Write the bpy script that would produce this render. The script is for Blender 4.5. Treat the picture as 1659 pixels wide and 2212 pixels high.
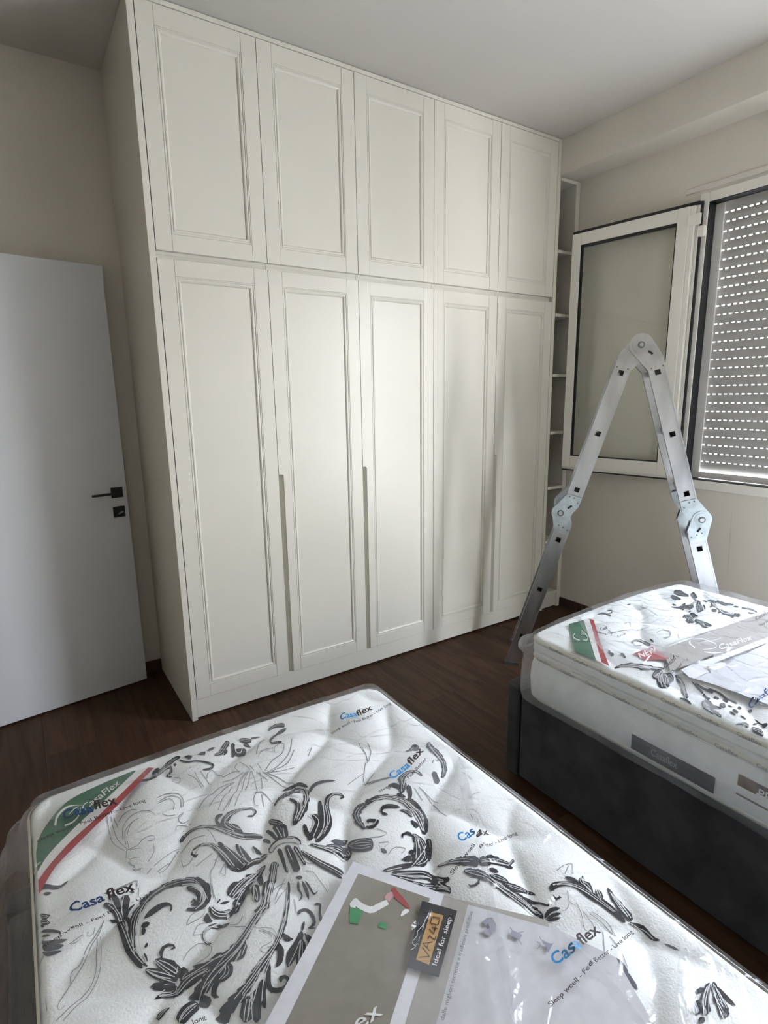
import bpy, bmesh, math, random
from mathutils import Vector, Matrix
import numpy as np

for o in list(bpy.data.objects): bpy.data.objects.remove(o)
SC = bpy.context.scene
COL = SC.collection
RND = random.Random(7)

# ------------------------------------------------------------------ camera
CAM = Vector((-0.51783, -2.39733, 1.42530))
cd = bpy.data.cameras.new('camera'); cam = bpy.data.objects.new('camera', cd); COL.objects.link(cam)
cam.location = CAM
cam.rotation_euler = (1.367601, 0.015486, -0.582302)
cd.sensor_fit = 'HORIZONTAL'; cd.sensor_width = 36.0; cd.lens = 36.0 * 1210.627 / 1659.0
cd.clip_start = 0.02; cd.clip_end = 100
SC.camera = cam
# ------------------------------------------------------------------ world, portal, exposure
W = bpy.data.worlds.new('sky'); SC.world = W; W.use_nodes = True
nt = W.node_tree; nt.nodes.clear()
wo = nt.nodes.new('ShaderNodeOutputWorld'); bg = nt.nodes.new('ShaderNodeBackground')
tc = nt.nodes.new('ShaderNodeTexCoord'); sx = nt.nodes.new('ShaderNodeSeparateXYZ'); rp = nt.nodes.new('ShaderNodeValToRGB')
nt.links.new(tc.outputs['Generated'], sx.inputs[0]); nt.links.new(sx.outputs['Z'], rp.inputs[0])
rp.color_ramp.elements[0].position = 0.0; rp.color_ramp.elements[0].color = (0.95, 0.96, 1.0, 1)
rp.color_ramp.elements[1].position = 0.9; rp.color_ramp.elements[1].color = (0.62, 0.76, 1.0, 1)
nt.links.new(rp.outputs[0], bg.inputs['Color']); bg.inputs['Strength'].default_value = 6.0
nt.links.new(bg.outputs[0], wo.inputs['Surface'])
DOOR_Y0, DOOR_Y1, DOOR_Z1 = -3.14, -1.80, 2.46        # balcony door opening in the right wall
pl = bpy.data.lights.new('balcony_door_daylight', 'AREA'); pl.shape = 'RECTANGLE'
pl.size = DOOR_Y1 - DOOR_Y0; pl.size_y = DOOR_Z1; pl.energy = 1.0
po = bpy.data.objects.new('balcony_door_daylight', pl); COL.objects.link(po)
po.location = (2.74, (DOOR_Y0 + DOOR_Y1) / 2, DOOR_Z1 / 2); po.rotation_euler = (math.radians(90), 0, math.radians(90))
pl.cycles.is_portal = True
SUN = None
vs = SC.view_settings
SC.display_settings.display_device = 'sRGB'
vs.view_transform = 'Standard'; vs.look = 'None'; vs.exposure = 2.53; vs.gamma = 1.0; vs.use_curve_mapping = False

# ------------------------------------------------------------------ materials
def nd(t, typ, **kw):
    n = t.nodes.new(typ)
    for k, v in kw.items(): setattr(n, k, v)
    return n
def mat(name, color, rough=0.5, metal=0.0, var=0.0, vscale=8.0, bump=0.0, bscale=200.0, stretch=(1, 1, 1), spec=0.5, sheen=0.0, rvar=0.0):
    m = bpy.data.materials.new(name); m.use_nodes = True; t = m.node_tree
    p = t.nodes['Principled BSDF']
    p.inputs['Roughness'].default_value = rough; p.inputs['Metallic'].default_value = metal
    p.inputs['Specular IOR Level'].default_value = spec
    if sheen:
        p.inputs['Sheen Weight'].default_value = sheen
    co = nd(t, 'ShaderNodeTexCoord'); mp = nd(t, 'ShaderNodeMapping'); mp.inputs['Scale'].default_value = stretch
    t.links.new(co.outputs['Object'], mp.inputs[0])
    nz = nd(t, 'ShaderNodeTexNoise'); nz.inputs['Scale'].default_value = vscale; nz.inputs['Detail'].default_value = 5
    t.links.new(mp.outputs[0], nz.inputs['Vector'])
    r = nd(t, 'ShaderNodeValToRGB')
    r.color_ramp.elements[0].position = 0.3; r.color_ramp.elements[1].position = 0.7
    r.color_ramp.elements[0].color = (*[max(0, c * (1 - var)) for c in color], 1)
    r.color_ramp.elements[1].color = (*[min(1, c * (1 + var)) for c in color], 1)
    t.links.new(nz.outputs['Fac'], r.inputs[0]); t.links.new(r.outputs[0], p.inputs['Base Color'])
    if rvar:
        mr = nd(t, 'ShaderNodeMapRange'); mr.inputs['To Min'].default_value = rough - rvar; mr.inputs['To Max'].default_value = rough + rvar
        t.links.new(nz.outputs['Fac'], mr.inputs[0]); t.links.new(mr.outputs[0], p.inputs['Roughness'])
    if bump:
        n2 = nd(t, 'ShaderNodeTexNoise'); n2.inputs['Scale'].default_value = bscale; n2.inputs['Detail'].default_value = 3
        t.links.new(mp.outputs[0], n2.inputs['Vector'])
        b = nd(t, 'ShaderNodeBump'); b.inputs['Strength'].default_value = bump; b.inputs['Distance'].default_value = 0.002
        t.links.new(n2.outputs['Fac'], b.inputs['Height']); t.links.new(b.outputs[0], p.inputs['Normal'])
    return m
M = {}
M['wall'] = mat('wall_paint', (0.70, 0.655, 0.575), 0.85, var=0.02, vscale=2.5, bump=0.10, bscale=180)
M['wall_back'] = mat('wall_paint_grey', (0.70, 0.655, 0.575), 0.85, var=0.02, vscale=2.5, bump=0.10, bscale=180)
M['wall_left'] = mat('bounce_cut_wall_paint', (0.37, 0.335, 0.275), 0.85, var=0.02, vscale=2.5, bump=0.10, bscale=180)  # unseen wall darkened to cut bounce light on the wardrobe side
M['ceiling'] = mat('ceiling_paint', (0.57, 0.54, 0.50), 0.9, var=0.015, vscale=2.0, bump=0.08, bscale=180)
M['cream'] = mat('cream_lacquer', (0.65, 0.625, 0.545), 0.33, var=0.012, vscale=3, spec=0.45)
M['cream_in'] = mat('shaded_cream_board', (0.60, 0.53, 0.39), 0.5, var=0.02, vscale=5)  # shelf interior's shade put in as a darker, warmer cream
M['dark_gap'] = mat('dark_board', (0.03, 0.028, 0.024), 0.8, var=0.1)
M['doorwhite'] = mat('white_door_lacquer', (0.66, 0.67, 0.69), 0.42, var=0.012, vscale=3)
M['black'] = mat('black_metal', (0.006, 0.006, 0.006), 0.45, var=0.2)
M['steel'] = mat('steel', (0.6, 0.6, 0.58), 0.3, 1.0, var=0.08)
M['alu'] = mat('brushed_aluminium', (0.60, 0.605, 0.61), 0.36, 1.0, var=0.16, vscale=14, stretch=(1, 1, 0.25), bump=0.10, bscale=300, rvar=0.08)
M['alu_rung'] = mat('worn_aluminium', (0.50, 0.495, 0.48), 0.40, 0.95, var=0.2, vscale=14)
M['zinc'] = mat('zinc_plate', (0.58, 0.64, 0.645), 0.32, 0.95, var=0.2, vscale=22, rvar=0.08)
M['rivet'] = mat('rivet_steel', (0.16, 0.17, 0.17), 0.4, 0.7, var=0.2)
M['darkhole'] = mat('slot_shade', (0.02, 0.018, 0.016), 0.7, 0.2, var=0.2)
M['pvc'] = mat('cream_white_window_profile', (0.80, 0.77, 0.70), 0.38, var=0.015, vscale=4)
M['gasket'] = mat('black_rubber', (0.008, 0.009, 0.012), 0.45, var=0.2)
M['slat'] = mat('grey_shutter_slat', (0.40, 0.39, 0.365), 0.5, var=0.03, vscale=10)
M['guide'] = mat('shutter_guide', (0.66, 0.64, 0.60), 0.4, var=0.03, vscale=10)
M['bedfab'] = mat('charcoal_velour', (0.036, 0.035, 0.036), 0.92, var=0.5, vscale=9, bump=0.25, bscale=260, sheen=0.12)
M['bedseam'] = mat('black_piping', (0.006, 0.006, 0.007), 0.9, var=0.2)
M['base'] = mat('brown_skirting', (0.050, 0.026, 0.017), 0.5, var=0.3, vscale=12, stretch=(1, 0.1, 1))
M['tick'] = mat('white_quilted_ticking', (0.80, 0.815, 0.80), 0.9, var=0.02, vscale=30, bump=0.5, bscale=260)
M['border'] = mat('white_mattress_border', (0.66, 0.66, 0.62), 0.9, var=0.03, vscale=20, bump=0.3, bscale=200)
M['tape'] = mat('cream_tape', (0.66, 0.64, 0.56), 0.7, var=0.03, vscale=20)
M['facade'] = mat('darkened_facade_render', (0.40, 0.385, 0.36), 0.9, var=0.06, vscale=1.5)  # darkened so less light reaches the room off the added facade
M['concrete'] = mat('light_balcony_tile', (0.55, 0.53, 0.50), 0.8, var=0.08, vscale=4)
M['outer'] = mat('white_render', (0.7, 0.69, 0.66), 0.9, var=0.03, vscale=4)
PC = {'k': (0.011, 0.012, 0.016), 'm': (0.085, 0.09, 0.105), 'w': (0.62, 0.63, 0.62), 'c': (0.60, 0.60, 0.57), 'g': (0.20, 0.205, 0.21),  # m: the charcoal print lightened, film haze put into its colour
      'green': (0.055, 0.145, 0.085), 'white': (0.72, 0.71, 0.67), 'red': (0.36, 0.055, 0.06), 'pink': (0.55, 0.30, 0.31), 'bgreen': (0.03, 0.25, 0.09),
      'navy': (0.012, 0.04, 0.14), 'blue': (0.01, 0.20, 0.46), 'dark': (0.030, 0.018, 0.018), 'paper': (0.72, 0.72, 0.76), 'taupe': (0.235, 0.215, 0.175),
      'taupe2': (0.36, 0.34, 0.31), 'pale': (0.56, 0.56, 0.58), 'offwhite': (0.78, 0.78, 0.76), 'black': (0.016, 0.017, 0.020), 'tan': (0.50, 0.30, 0.11),
      'brown': (0.06, 0.025, 0.01), 'grey': (0.13, 0.13, 0.14), 'icon': (0.28, 0.28, 0.34), 'ochre': (0.55, 0.42, 0.25), 'tag': (0.035, 0.033, 0.045), 'tagdark': (0.012, 0.011, 0.016), 'tagbrown': (0.16, 0.11, 0.07), 'silver': (0.35, 0.35, 0.38), 'tapegrey': (0.26, 0.25, 0.24), 'tagplum': (0.13, 0.09, 0.085)}
for k, v in PC.items(): M['p_' + k] = mat('print_' + k, v, 0.85 if k in 'kmwcg' else 0.55, var=0.05, vscale=60)

def wood_mat():
    m = bpy.data.materials.new('dark_walnut_laminate'); m.use_nodes = True; t = m.node_tree; p = t.nodes['Principled BSDF']
    oi = nd(t, 'ShaderNodeObjectInfo'); co = nd(t, 'ShaderNodeTexCoord'); mp = nd(t, 'ShaderNodeMapping')
    mp.inputs['Scale'].default_value = (9, 0.8, 1)
    ad = nd(t, 'ShaderNodeVectorMath', operation='ADD'); sc = nd(t, 'ShaderNodeVectorMath', operation='SCALE'); sc.inputs[3].default_value = 9
    cx = nd(t, 'ShaderNodeCombineXYZ'); t.links.new(oi.outputs['Random'], cx.inputs[0]); t.links.new(oi.outputs['Random'], cx.inputs[1])
    t.links.new(cx.outputs[0], sc.inputs[0]); t.links.new(co.outputs['Object'], ad.inputs[0]); t.links.new(sc.outputs[0], ad.inputs[1])
    t.links.new(ad.outputs[0], mp.inputs[0])
    n1 = nd(t, 'ShaderNodeTexNoise'); n1.inputs['Scale'].default_value = 2.2; n1.inputs['Detail'].default_value = 8; n1.inputs['Roughness'].default_value = 0.62; n1.inputs['Distortion'].default_value = 1.2
    t.links.new(mp.outputs[0], n1.inputs['Vector'])
    r = nd(t, 'ShaderNodeValToRGB'); e = r.color_ramp.elements
    e[0].position = 0.30; e[0].color = (0.030, 0.014, 0.007, 1); e[1].position = 0.72; e[1].color = (0.085, 0.044, 0.024, 1)
    t.links.new(n1.outputs['Fac'], r.inputs[0])
    hs = nd(t, 'ShaderNodeHueSaturation'); mr = nd(t, 'ShaderNodeMapRange'); mr.inputs['To Min'].default_value = 0.85; mr.inputs['To Max'].default_value = 1.15
    t.links.new(oi.outputs['Random'], mr.inputs[0]); t.links.new(mr.outputs[0], hs.inputs['Value']); t.links.new(r.outputs[0], hs.inputs['Color'])
    t.links.new(hs.outputs[0], p.inputs['Base Color'])
    p.inputs['Roughness'].default_value = 0.55; p.inputs['Specular IOR Level'].default_value = 0.22
    b = nd(t, 'ShaderNodeBump'); b.inputs['Strength'].default_value = 0.15; b.inputs['Distance'].default_value = 0.001
    t.links.new(n1.outputs['Fac'], b.inputs['Height']); t.links.new(b.outputs[0], p.inputs['Normal'])
    return m
M['wood'] = wood_mat()
def schlick(t, f0, gain, normal=None):
    ge = nd(t, 'ShaderNodeNewGeometry'); dt = nd(t, 'ShaderNodeVectorMath', operation='DOT_PRODUCT')
    t.links.new(ge.outputs['Incoming'], dt.inputs[0]); t.links.new(normal if normal is not None else ge.outputs['Normal'], dt.inputs[1])
    ab = nd(t, 'ShaderNodeMath', operation='ABSOLUTE'); t.links.new(dt.outputs['Value'], ab.inputs[0])
    om = nd(t, 'ShaderNodeMath', operation='SUBTRACT', use_clamp=True); om.inputs[0].default_value = 1.0; t.links.new(ab.outputs[0], om.inputs[1])
    pw_ = nd(t, 'ShaderNodeMath', operation='POWER'); pw_.inputs[1].default_value = 5.0; t.links.new(om.outputs[0], pw_.inputs[0])
    ma = nd(t, 'ShaderNodeMath', operation='MULTIPLY_ADD'); ma.inputs[1].default_value = gain; ma.inputs[2].default_value = f0; t.links.new(pw_.outputs[0], ma.inputs[0])
    return ma.outputs[0]
def glass_mat(name, tint=(0.86, 0.90, 0.87), rough=0.0):
    m = bpy.data.materials.new(name); m.use_nodes = True; t = m.node_tree; t.nodes.clear()
    o = nd(t, 'ShaderNodeOutputMaterial'); mx = nd(t, 'ShaderNodeMixShader'); tr = nd(t, 'ShaderNodeBsdfTransparent'); gl = nd(t, 'ShaderNodeBsdfGlossy')
    fr = schlick(t, .04, .9)
    tr.inputs[0].default_value = (*tint, 1); gl.inputs['Roughness'].default_value = rough
    t.links.new(fr, mx.inputs[0]); t.links.new(tr.outputs[0], mx.inputs[1]); t.links.new(gl.outputs[0], mx.inputs[2]); t.links.new(mx.outputs[0], o.inputs[0])
    return m
M['glass'] = glass_mat('window_glass', (0.975, 0.985, 0.97))
def film_mat(name, haze, rough, bump, scale, lo=.25, hi=3.4):
    """clear polythene: mostly see-through, glossy skin with crumples, a little white haze that thickens in patches"""
    m = bpy.data.materials.new(name); m.use_nodes = True; t = m.node_tree; t.nodes.clear()
    o = nd(t, 'ShaderNodeOutputMaterial'); tr = nd(t, 'ShaderNodeBsdfTransparent'); gl = nd(t, 'ShaderNodeBsdfGlossy'); df = nd(t, 'ShaderNodeBsdfDiffuse'); tl = nd(t, 'ShaderNodeBsdfTranslucent')
    tr.inputs[0].default_value = (0.97, 0.975, 0.98, 1); df.inputs[0].default_value = (0.86, 0.87, 0.90, 1); tl.inputs[0].default_value = (0.86, 0.87, 0.90, 1)
    gl.inputs['Roughness'].default_value = rough
    co = nd(t, 'ShaderNodeTexCoord')
    n1 = nd(t, 'ShaderNodeTexNoise'); n1.inputs['Scale'].default_value = scale; n1.inputs['Detail'].default_value = 3; n1.inputs['Distortion'].default_value = 1.5
    n2 = nd(t, 'ShaderNodeTexVoronoi', feature='DISTANCE_TO_EDGE'); n2.inputs['Scale'].default_value = scale * 0.9
    wv = nd(t, 'ShaderNodeVectorMath', operation='ADD'); t.links.new(co.outputs['Object'], wv.inputs[0])
    nv = nd(t, 'ShaderNodeTexNoise'); nv.inputs['Scale'].default_value = 5; t.links.new(co.outputs['Object'], nv.inputs['Vector'])
    sv = nd(t, 'ShaderNodeVectorMath', operation='SCALE'); sv.inputs[3].default_value = 0.25; t.links.new(nv.outputs['Color'], sv.inputs[0]); t.links.new(sv.outputs[0], wv.inputs[1])
    for n in (n1, n2): t.links.new(wv.outputs[0], n.inputs['Vector'])
    cl = nd(t, 'ShaderNodeMapRange'); cl.inputs['From Max'].default_value = 0.10; cl.inputs['To Min'].default_value = 0.55; cl.inputs['To Max'].default_value = 0.0
    t.links.new(n2.outputs['Distance'], cl.inputs[0])
    am = nd(t, 'ShaderNodeMath', operation='ADD'); t.links.new(n1.outputs['Fac'], am.inputs[0]); t.links.new(cl.outputs[0], am.inputs[1])
    b = nd(t, 'ShaderNodeBump'); b.inputs['Strength'].default_value = bump; b.inputs['Distance'].default_value = 0.012
    t.links.new(am.outputs[0], b.inputs['Height']); t.links.new(b.outputs[0], gl.inputs['Normal'])
    fr = schlick(t, .032, .5, b.outputs[0])
    md = nd(t, 'ShaderNodeMixShader'); md.inputs[0].default_value = 0.5; t.links.new(df.outputs[0], md.inputs[1]); t.links.new(tl.outputs[0], md.inputs[2])
    n3 = nd(t, 'ShaderNodeTexNoise'); n3.inputs['Scale'].default_value = 4.5; n3.inputs['Detail'].default_value = 4; t.links.new(wv.outputs[0], n3.inputs['Vector'])
    hz = nd(t, 'ShaderNodeMapRange'); hz.inputs['From Min'].default_value = 0.42; hz.inputs['From Max'].default_value = 0.72; hz.inputs['To Min'].default_value = haze * lo; hz.inputs['To Max'].default_value = haze * hi
    t.links.new(n3.outputs['Fac'], hz.inputs[0])
    m1 = nd(t, 'ShaderNodeMixShader'); t.links.new(hz.outputs[0], m1.inputs[0]); t.links.new(tr.outputs[0], m1.inputs[1]); t.links.new(md.outputs[0], m1.inputs[2])
    m2 = nd(t, 'ShaderNodeMixShader'); t.links.new(fr, m2.inputs[0]); t.links.new(m1.outputs[0], m2.inputs[1]); t.links.new(gl.outputs[0], m2.inputs[2])
    t.links.new(m2.outputs[0], o.inputs[0])
    return m
M['film'] = film_mat('clear_polythene', 0.06, 0.13, 0.5, 14)
M['fold_highlight'] = film_mat('fold_highlight_film', 0.34, 0.12, 0.3, 20, .5, 1.4)  # extra white haze paints the highlight on the folds
M['film_side'] = film_mat('cloudy_polythene', 0.22, 0.2, 0.4, 12, .6, 1.5)

# ------------------------------------------------------------------ mesh helpers
def worldloc(o):
    v = Vector((0, 0, 0))
    while o is not None: v += o.location; o = o.parent
    return v
def link(name, me, m, parent=None, smooth=False, kind=None):
    o = bpy.data.objects.new(name, me); COL.objects.link(o)
    if m is not None and not me.materials: me.materials.append(m)
    if parent is not None: o.parent = parent
    if smooth:
        for p in me.polygons: p.use_smooth = True
    if kind: o['kind'] = kind
    return o
def from_data(name, verts, faces, m, parent=None, smooth=False, kind=None):
    off = worldloc(parent)
    me = bpy.data.meshes.new(name)
    me.from_pydata([(v[0] - off.x, v[1] - off.y, v[2] - off.z) for v in verts], [], faces); me.update()
    return link(name, me, m, parent, smooth, kind)
def bm_obj(name, bm, m, parent=None, smooth=False, kind=None):
    off = worldloc(parent)
    for v in bm.verts: v.co -= off
    bmesh.ops.recalc_face_normals(bm, faces=bm.faces)
    me = bpy.data.meshes.new(name); bm.to_mesh(me); bm.free()
    return link(name, me, m, parent, smooth, kind)
def box(bm, x0, x1, y0, y1, z0, z1, bev=0.0, mtx=None):
    b = bmesh.new() if bev else bm
    vs = [b.verts.new((x, y, z)) for x in (x0, x1) for y in (y0, y1) for z in (z0, z1)]
    for f in ((0, 1, 3, 2), (4, 6, 7, 5), (0, 4, 5, 1), (2, 3, 7, 6), (0, 2, 6, 4), (1, 5, 7, 3)): b.faces.new([vs[i] for i in f])
    if bev:
        bmesh.ops.recalc_face_normals(b, faces=b.faces)
        bmesh.ops.bevel(b, geom=b.edges[:] , offset=bev, segments=1 if bev < .004 else 3, affect='EDGES', profile=0.5)
        mp = {}
        for v in b.verts: mp[v] = bm.verts.new(v.co)
        for f in b.faces: bm.faces.new([mp[v] for v in f.verts])
        nv = list(mp.values()); b.free()
    else: nv = vs
    if mtx is not None:
        for v in nv: v.co = mtx @ v.co
    return nv
def B(name, x0, x1, y0, y1, z0, z1, m, parent=None, bev=0.0, kind=None, smooth=False):
    bm = bmesh.new(); box(bm, min(x0, x1), max(x0, x1), min(y0, y1), max(y0, y1), min(z0, z1), max(z0, z1), bev)
    return bm_obj(name, bm, m, parent, smooth, kind)
def prism(bm, pts, fn, d0, d1):
    """extrude a 2-D polygon; fn(u, v, d) -> world point"""
    a = [bm.verts.new(fn(u, v, d0)) for u, v in pts]; b = [bm.verts.new(fn(u, v, d1)) for u, v in pts]
    bm.faces.new(a); bm.faces.new(b[::-1]); n = len(pts)
    for i in range(n): bm.faces.new((a[i], b[i], b[(i + 1) % n], a[(i + 1) % n]))
def hull2(P):
    P = sorted(set((round(a, 5), round(b, 5)) for a, b in P)); lo = []; up = []
    cr = lambda o, a, b: (a[0] - o[0]) * (b[1] - o[1]) - (a[1] - o[1]) * (b[0] - o[0])
    for p in P:
        while len(lo) > 1 and cr(lo[-2], lo[-1], p) <= 0: lo.pop()
        lo.append(p)
    for p in reversed(P):
        while len(up) > 1 and cr(up[-2], up[-1], p) <= 0: up.pop()
        up.append(p)
    return lo[:-1] + up[:-1]
def circ(cx, cy, r, n=28): return [(cx + r * math.cos(2 * math.pi * i / n), cy + r * math.sin(2 * math.pi * i / n)) for i in range(n)]
def tag(o, label, cat, group=None, kind=None):
    o['label'] = label; o['category'] = cat
    if group: o['group'] = group
    if kind: o['kind'] = kind
    return o
def empty(name, loc, label, cat, group=None, kind=None, parent=None):
    o = bpy.data.objects.new(name, None); COL.objects.link(o); o.location = loc; o.empty_display_size = 0.1
    if parent is not None: o.parent = parent
    else: tag(o, label, cat, group, kind)
    return o

# ================================================================== ROOM
XL, XR, YB, YF, ZC = -0.95, 2.485, 0.617, -3.25, 2.846
# floor: slab with laminate planks laid along Y
fl = B('floor', XL, XR, YF, YB, -0.06, -0.012, M['dark_gap'])
tag(fl, 'dark walnut laminate plank floor', 'floor', kind='structure')
pw, plen, g = 0.190, 1.20, 0.0003
k = 0; x = XL
while x < XR - 0.001:
    x1 = min(x + pw, XR); y = YB + RND.uniform(0.05, 1.0)
    while y > YF:
        ya, yb = max(y - plen, YF), min(y, YB)
        if yb - ya > 0.01:
            bm = bmesh.new(); box(bm, x + g, x1 - g, ya + g, yb - g, -0.012, 0.0, 0.0004)
            bm_obj('plank', bm, M['wood'], fl)
        y -= plen
    x += pw
cl = B('ceiling', XL - .2, XR + .25, YF - .2, YB + .2, ZC, ZC + 0.12, M['ceiling']); tag(cl, 'plain pale grey ceiling', 'ceiling', kind='structure')
bmx = B('trim_1', 2.304, XR, YF, YB, 2.656, ZC, M['wall']); tag(bmx, 'dropped ceiling beam along the window wall', 'beam', kind='structure')
wb = B('wall_back', XL - .2, XR + .25, YB, YB + 0.15, -0.06, ZC, M['wall_back']); tag(wb, 'pale wall behind the wardrobe and the open door', 'wall', kind='structure')
wf = B('wall_front', XL - .2, XR + .25, YF - 0.15, YF, -0.06, ZC, M['wall']); tag(wf, 'pale wall at the head of the beds', 'wall', kind='structure')
# right wall with window opening and balcony door opening
WY0, WY1, WZ0, WZ1 = -1.565, -0.742, 0.935, 2.372
bm = bmesh.new(); xo = XR + 0.26
box(bm, XR, xo, WY1, YB, -0.06, ZC); box(bm, XR, xo, DOOR_Y1, WY0, -0.06, ZC)
box(bm, XR, xo, WY0, WY1, -0.06, WZ0); box(bm, XR, xo, WY0, WY1, WZ1, ZC)
box(bm, XR, xo, DOOR_Y0, DOOR_Y1, DOOR_Z1, ZC); box(bm, XR, xo, DOOR_Y0, DOOR_Y1, -0.06, 0.0); box(bm, XR, xo, YF, DOOR_Y0, -0.06, ZC)
wr = bm_obj('wall_right', bm, M['wall']); tag(wr, 'pale window wall on the right with a hairline crack', 'wall', kind='structure')
crk = [(-1.036, 0.83), (-1.039, 0.72), (-1.043, 0.60), (-1.050, 0.47)]
vv = []; ff = []
for i, (yy, zz) in enumerate(crk):
    ww = 0.0006 if 0 < i < 3 else 0.0002
    vv += [(XR - .0006, yy - ww, zz), (XR - .0006, yy + ww, zz)]
    if i: ff.append((2 * i - 2, 2 * i - 1, 2 * i + 1, 2 * i))
from_data('crack', vv, ff, M['p_taupe2'], wr)
# left wall with doorway; short hallway beyond it
HY0, HY1, HZ = -0.42, 0.47, 2.06
bm = bmesh.new()
box(bm, XL - .12, XL, HY1, YB, -0.06, ZC); box(bm, XL - .12, XL, YF, HY0, -0.06, ZC); box(bm, XL - .12, XL, HY0, HY1, HZ, ZC)
wl = bm_obj('wall_left', bm, M['wall_left']); tag(wl, 'left wall with the doorway, darkened to cut bounce light', 'wall', kind='structure')
bm = bmesh.new(); hx = XL - 1.3
box(bm, hx - .1, hx, -1.2, 1.2, -0.06, 2.7); box(bm, hx, XL - .12, 1.1, 1.2, -0.06, 2.7); box(bm, hx, XL - .12, -1.2, -1.1, -0.06, 2.7)
box(bm, hx, XL - .12, -1.2, 1.2, 2.6, 2.7); box(bm, hx, XL, -1.2, 1.2, -0.1, -0.012)
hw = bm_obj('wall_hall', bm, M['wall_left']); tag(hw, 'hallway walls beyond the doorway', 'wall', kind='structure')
# skirting
sk = bmesh.new(); box(sk, XR - 0.014, XR, DOOR_Y1, -0.002, 0.0, 0.062, 0.002); sk = bm_obj('baseboard_right', sk, M['base']); tag(sk, 'dark brown skirting along the window wall', 'skirting', kind='structure')
sk = bmesh.new(); box(sk, XL, -0.002, YB - 0.014, YB, 0.0, 0.062, 0.002); sk = bm_obj('baseboard_back', sk, M['base']); tag(sk, 'dark brown skirting behind the open door', 'skirting', kind='structure')
# unseen balcony floor added outside so daylight bounces in
ex = B('floor_balcony', xo, xo + 1.6, -4.2, 0.6, -0.16, -0.06, M['concrete']); tag(ex, 'added pale balcony floor outside, bouncing daylight in', 'balcony', kind='structure')
ex = B('wall_balcony', xo + 1.6, xo + 1.72, -4.2, 0.6, -0.16, 0.90, M['outer']); tag(ex, 'low white balcony parapet outside', 'parapet', kind='structure')
fc = B('wall_added_sky_block', 12.0, 12.6, -22, 18, -9.0, 4.4, M['facade']); tag(fc, 'added building facade across the street, blocking low sky light', 'facade', kind='structure')  # unseen, added to hold back low sky light
st = B('floor_street', xo + 1.72, 12.0, -22, 18, -9.4, -9.0, M['concrete']); tag(st, 'street surface outside', 'street', kind='structure')
# balcony door frame (out of view, its leaf stands open outside the frame)
d2 = empty('door_2', (XR, (DOOR_Y0 + DOOR_Y1) / 2, 0), 'white balcony door frame standing open to daylight', 'door', kind='structure')
bm = bmesh.new()
box(bm, XR + .05, XR + .12, DOOR_Y0, DOOR_Y0 + .05, 0, DOOR_Z1, .002); box(bm, XR + .05, XR + .12, DOOR_Y1 - .05, DOOR_Y1, 0, DOOR_Z1, .002); box(bm, XR + .05, XR + .12, DOOR_Y0 + .05, DOOR_Y1 - .05, DOOR_Z1 - .05, DOOR_Z1, .002)
bm_obj('frame', bm, M['pvc'], d2)

# ================================================================== WARDROBE
TH, DW, XW = 0.027, 0.450, 2.304           # end panel thickness, door pitch, total width
ZLB, ZLT, ZUB, ZUT = 0.100, 1.962, 1.990, 2.823
wd = empty('wardrobe', (XW / 2, 0.30, 0), 'cream built-in wardrobe with ten framed doors reaching the ceiling', 'wardrobe')
dep = YB - 0.002
B('side_panel', 0, TH - .002, 0, dep, 0, ZC - .002, M['cream'], wd, .0012)
B('side_panel', XW - TH + .002, XW - .0005, 0, dep, 0, ZC - .004, M['cream'], wd, .0012)
B('cornice', TH - .001, XW - TH + .001, 0.0, 0.02, ZUT + .003, ZC - .003, M['cream'], wd, .001)
B('plinth', TH - .001, XW - TH + .001, 0.004, 0.022, 0.010, ZLB - .002, M['cream'], wd, .001)
B('back_panel', TH, XW - TH, dep - .012, dep - .004, .02, ZC - .01, M['cream_in'], wd)
for i in range(5):
    xa, xb = TH + i * DW, TH + (i + 1) * DW
    for (za, zb) in ((ZLB - .002, ZLT + .016), (ZLT + .0165, ZC - .006)):
        bm = bmesh.new(); y0 = 0.0235
        box(bm, xa + .0007, xa + .0175, y0, dep - .014, za, zb); box(bm, xb - .0175, xb - .0007, y0, dep - .014, za, zb)
        box(bm, xa + .0175, xb - .0175, y0, dep - .014, za, za + .016); box(bm, xa + .0175, xb - .0175, y0, dep - .014, zb - .016, zb)
        bm_obj('carcass', bm, M['cream'], wd)
def moulding_ring(bm, x0, x1, z0, z1, prof):
    """prof: list of (inset, y); sweeps a mitred rectangular ring"""
    rings = []
    for ins, y in prof:
        rings.append([bm.verts.new(p) for p in ((x0 + ins, y, z0 + ins), (x1 - ins, y, z0 + ins), (x1 - ins, y, z1 - ins), (x0 + ins, y, z1 - ins))])
    for a, b in zip(rings, rings[1:]):
        for i in range(4): bm.faces.new((a[i], a[(i + 1) % 4], b[(i + 1) % 4], b[i]))
def prism2(bm, P0, P1, fn, d0, d1):
    a = [bm.verts.new(fn(u, v, d0)) for u, v in P0]; b = [bm.verts.new(fn(u, v, d1)) for u, v in P1]
    bm.faces.new(a); bm.faces.new(b[::-1]); n = len(a)
    for i in range(n): bm.faces.new((a[i], b[i], b[(i + 1) % n], a[(i + 1) % n]))
def stile_poly(w, z0, z1, notch, nw=0.023, r=0.010):
    if not notch: return [(0, z0), (w, z0), (w, z1), (0, z1)]
    zn = notch
    arc = [(nw - r + r * math.cos(a), zn - r + r * math.sin(a)) for a in [math.radians(t) for t in (0, 22, 45, 67, 90)]]
    return [(nw, z0), (w, z0), (w, z1), (0, z1), (0, zn)] + arc[::-1]
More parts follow.
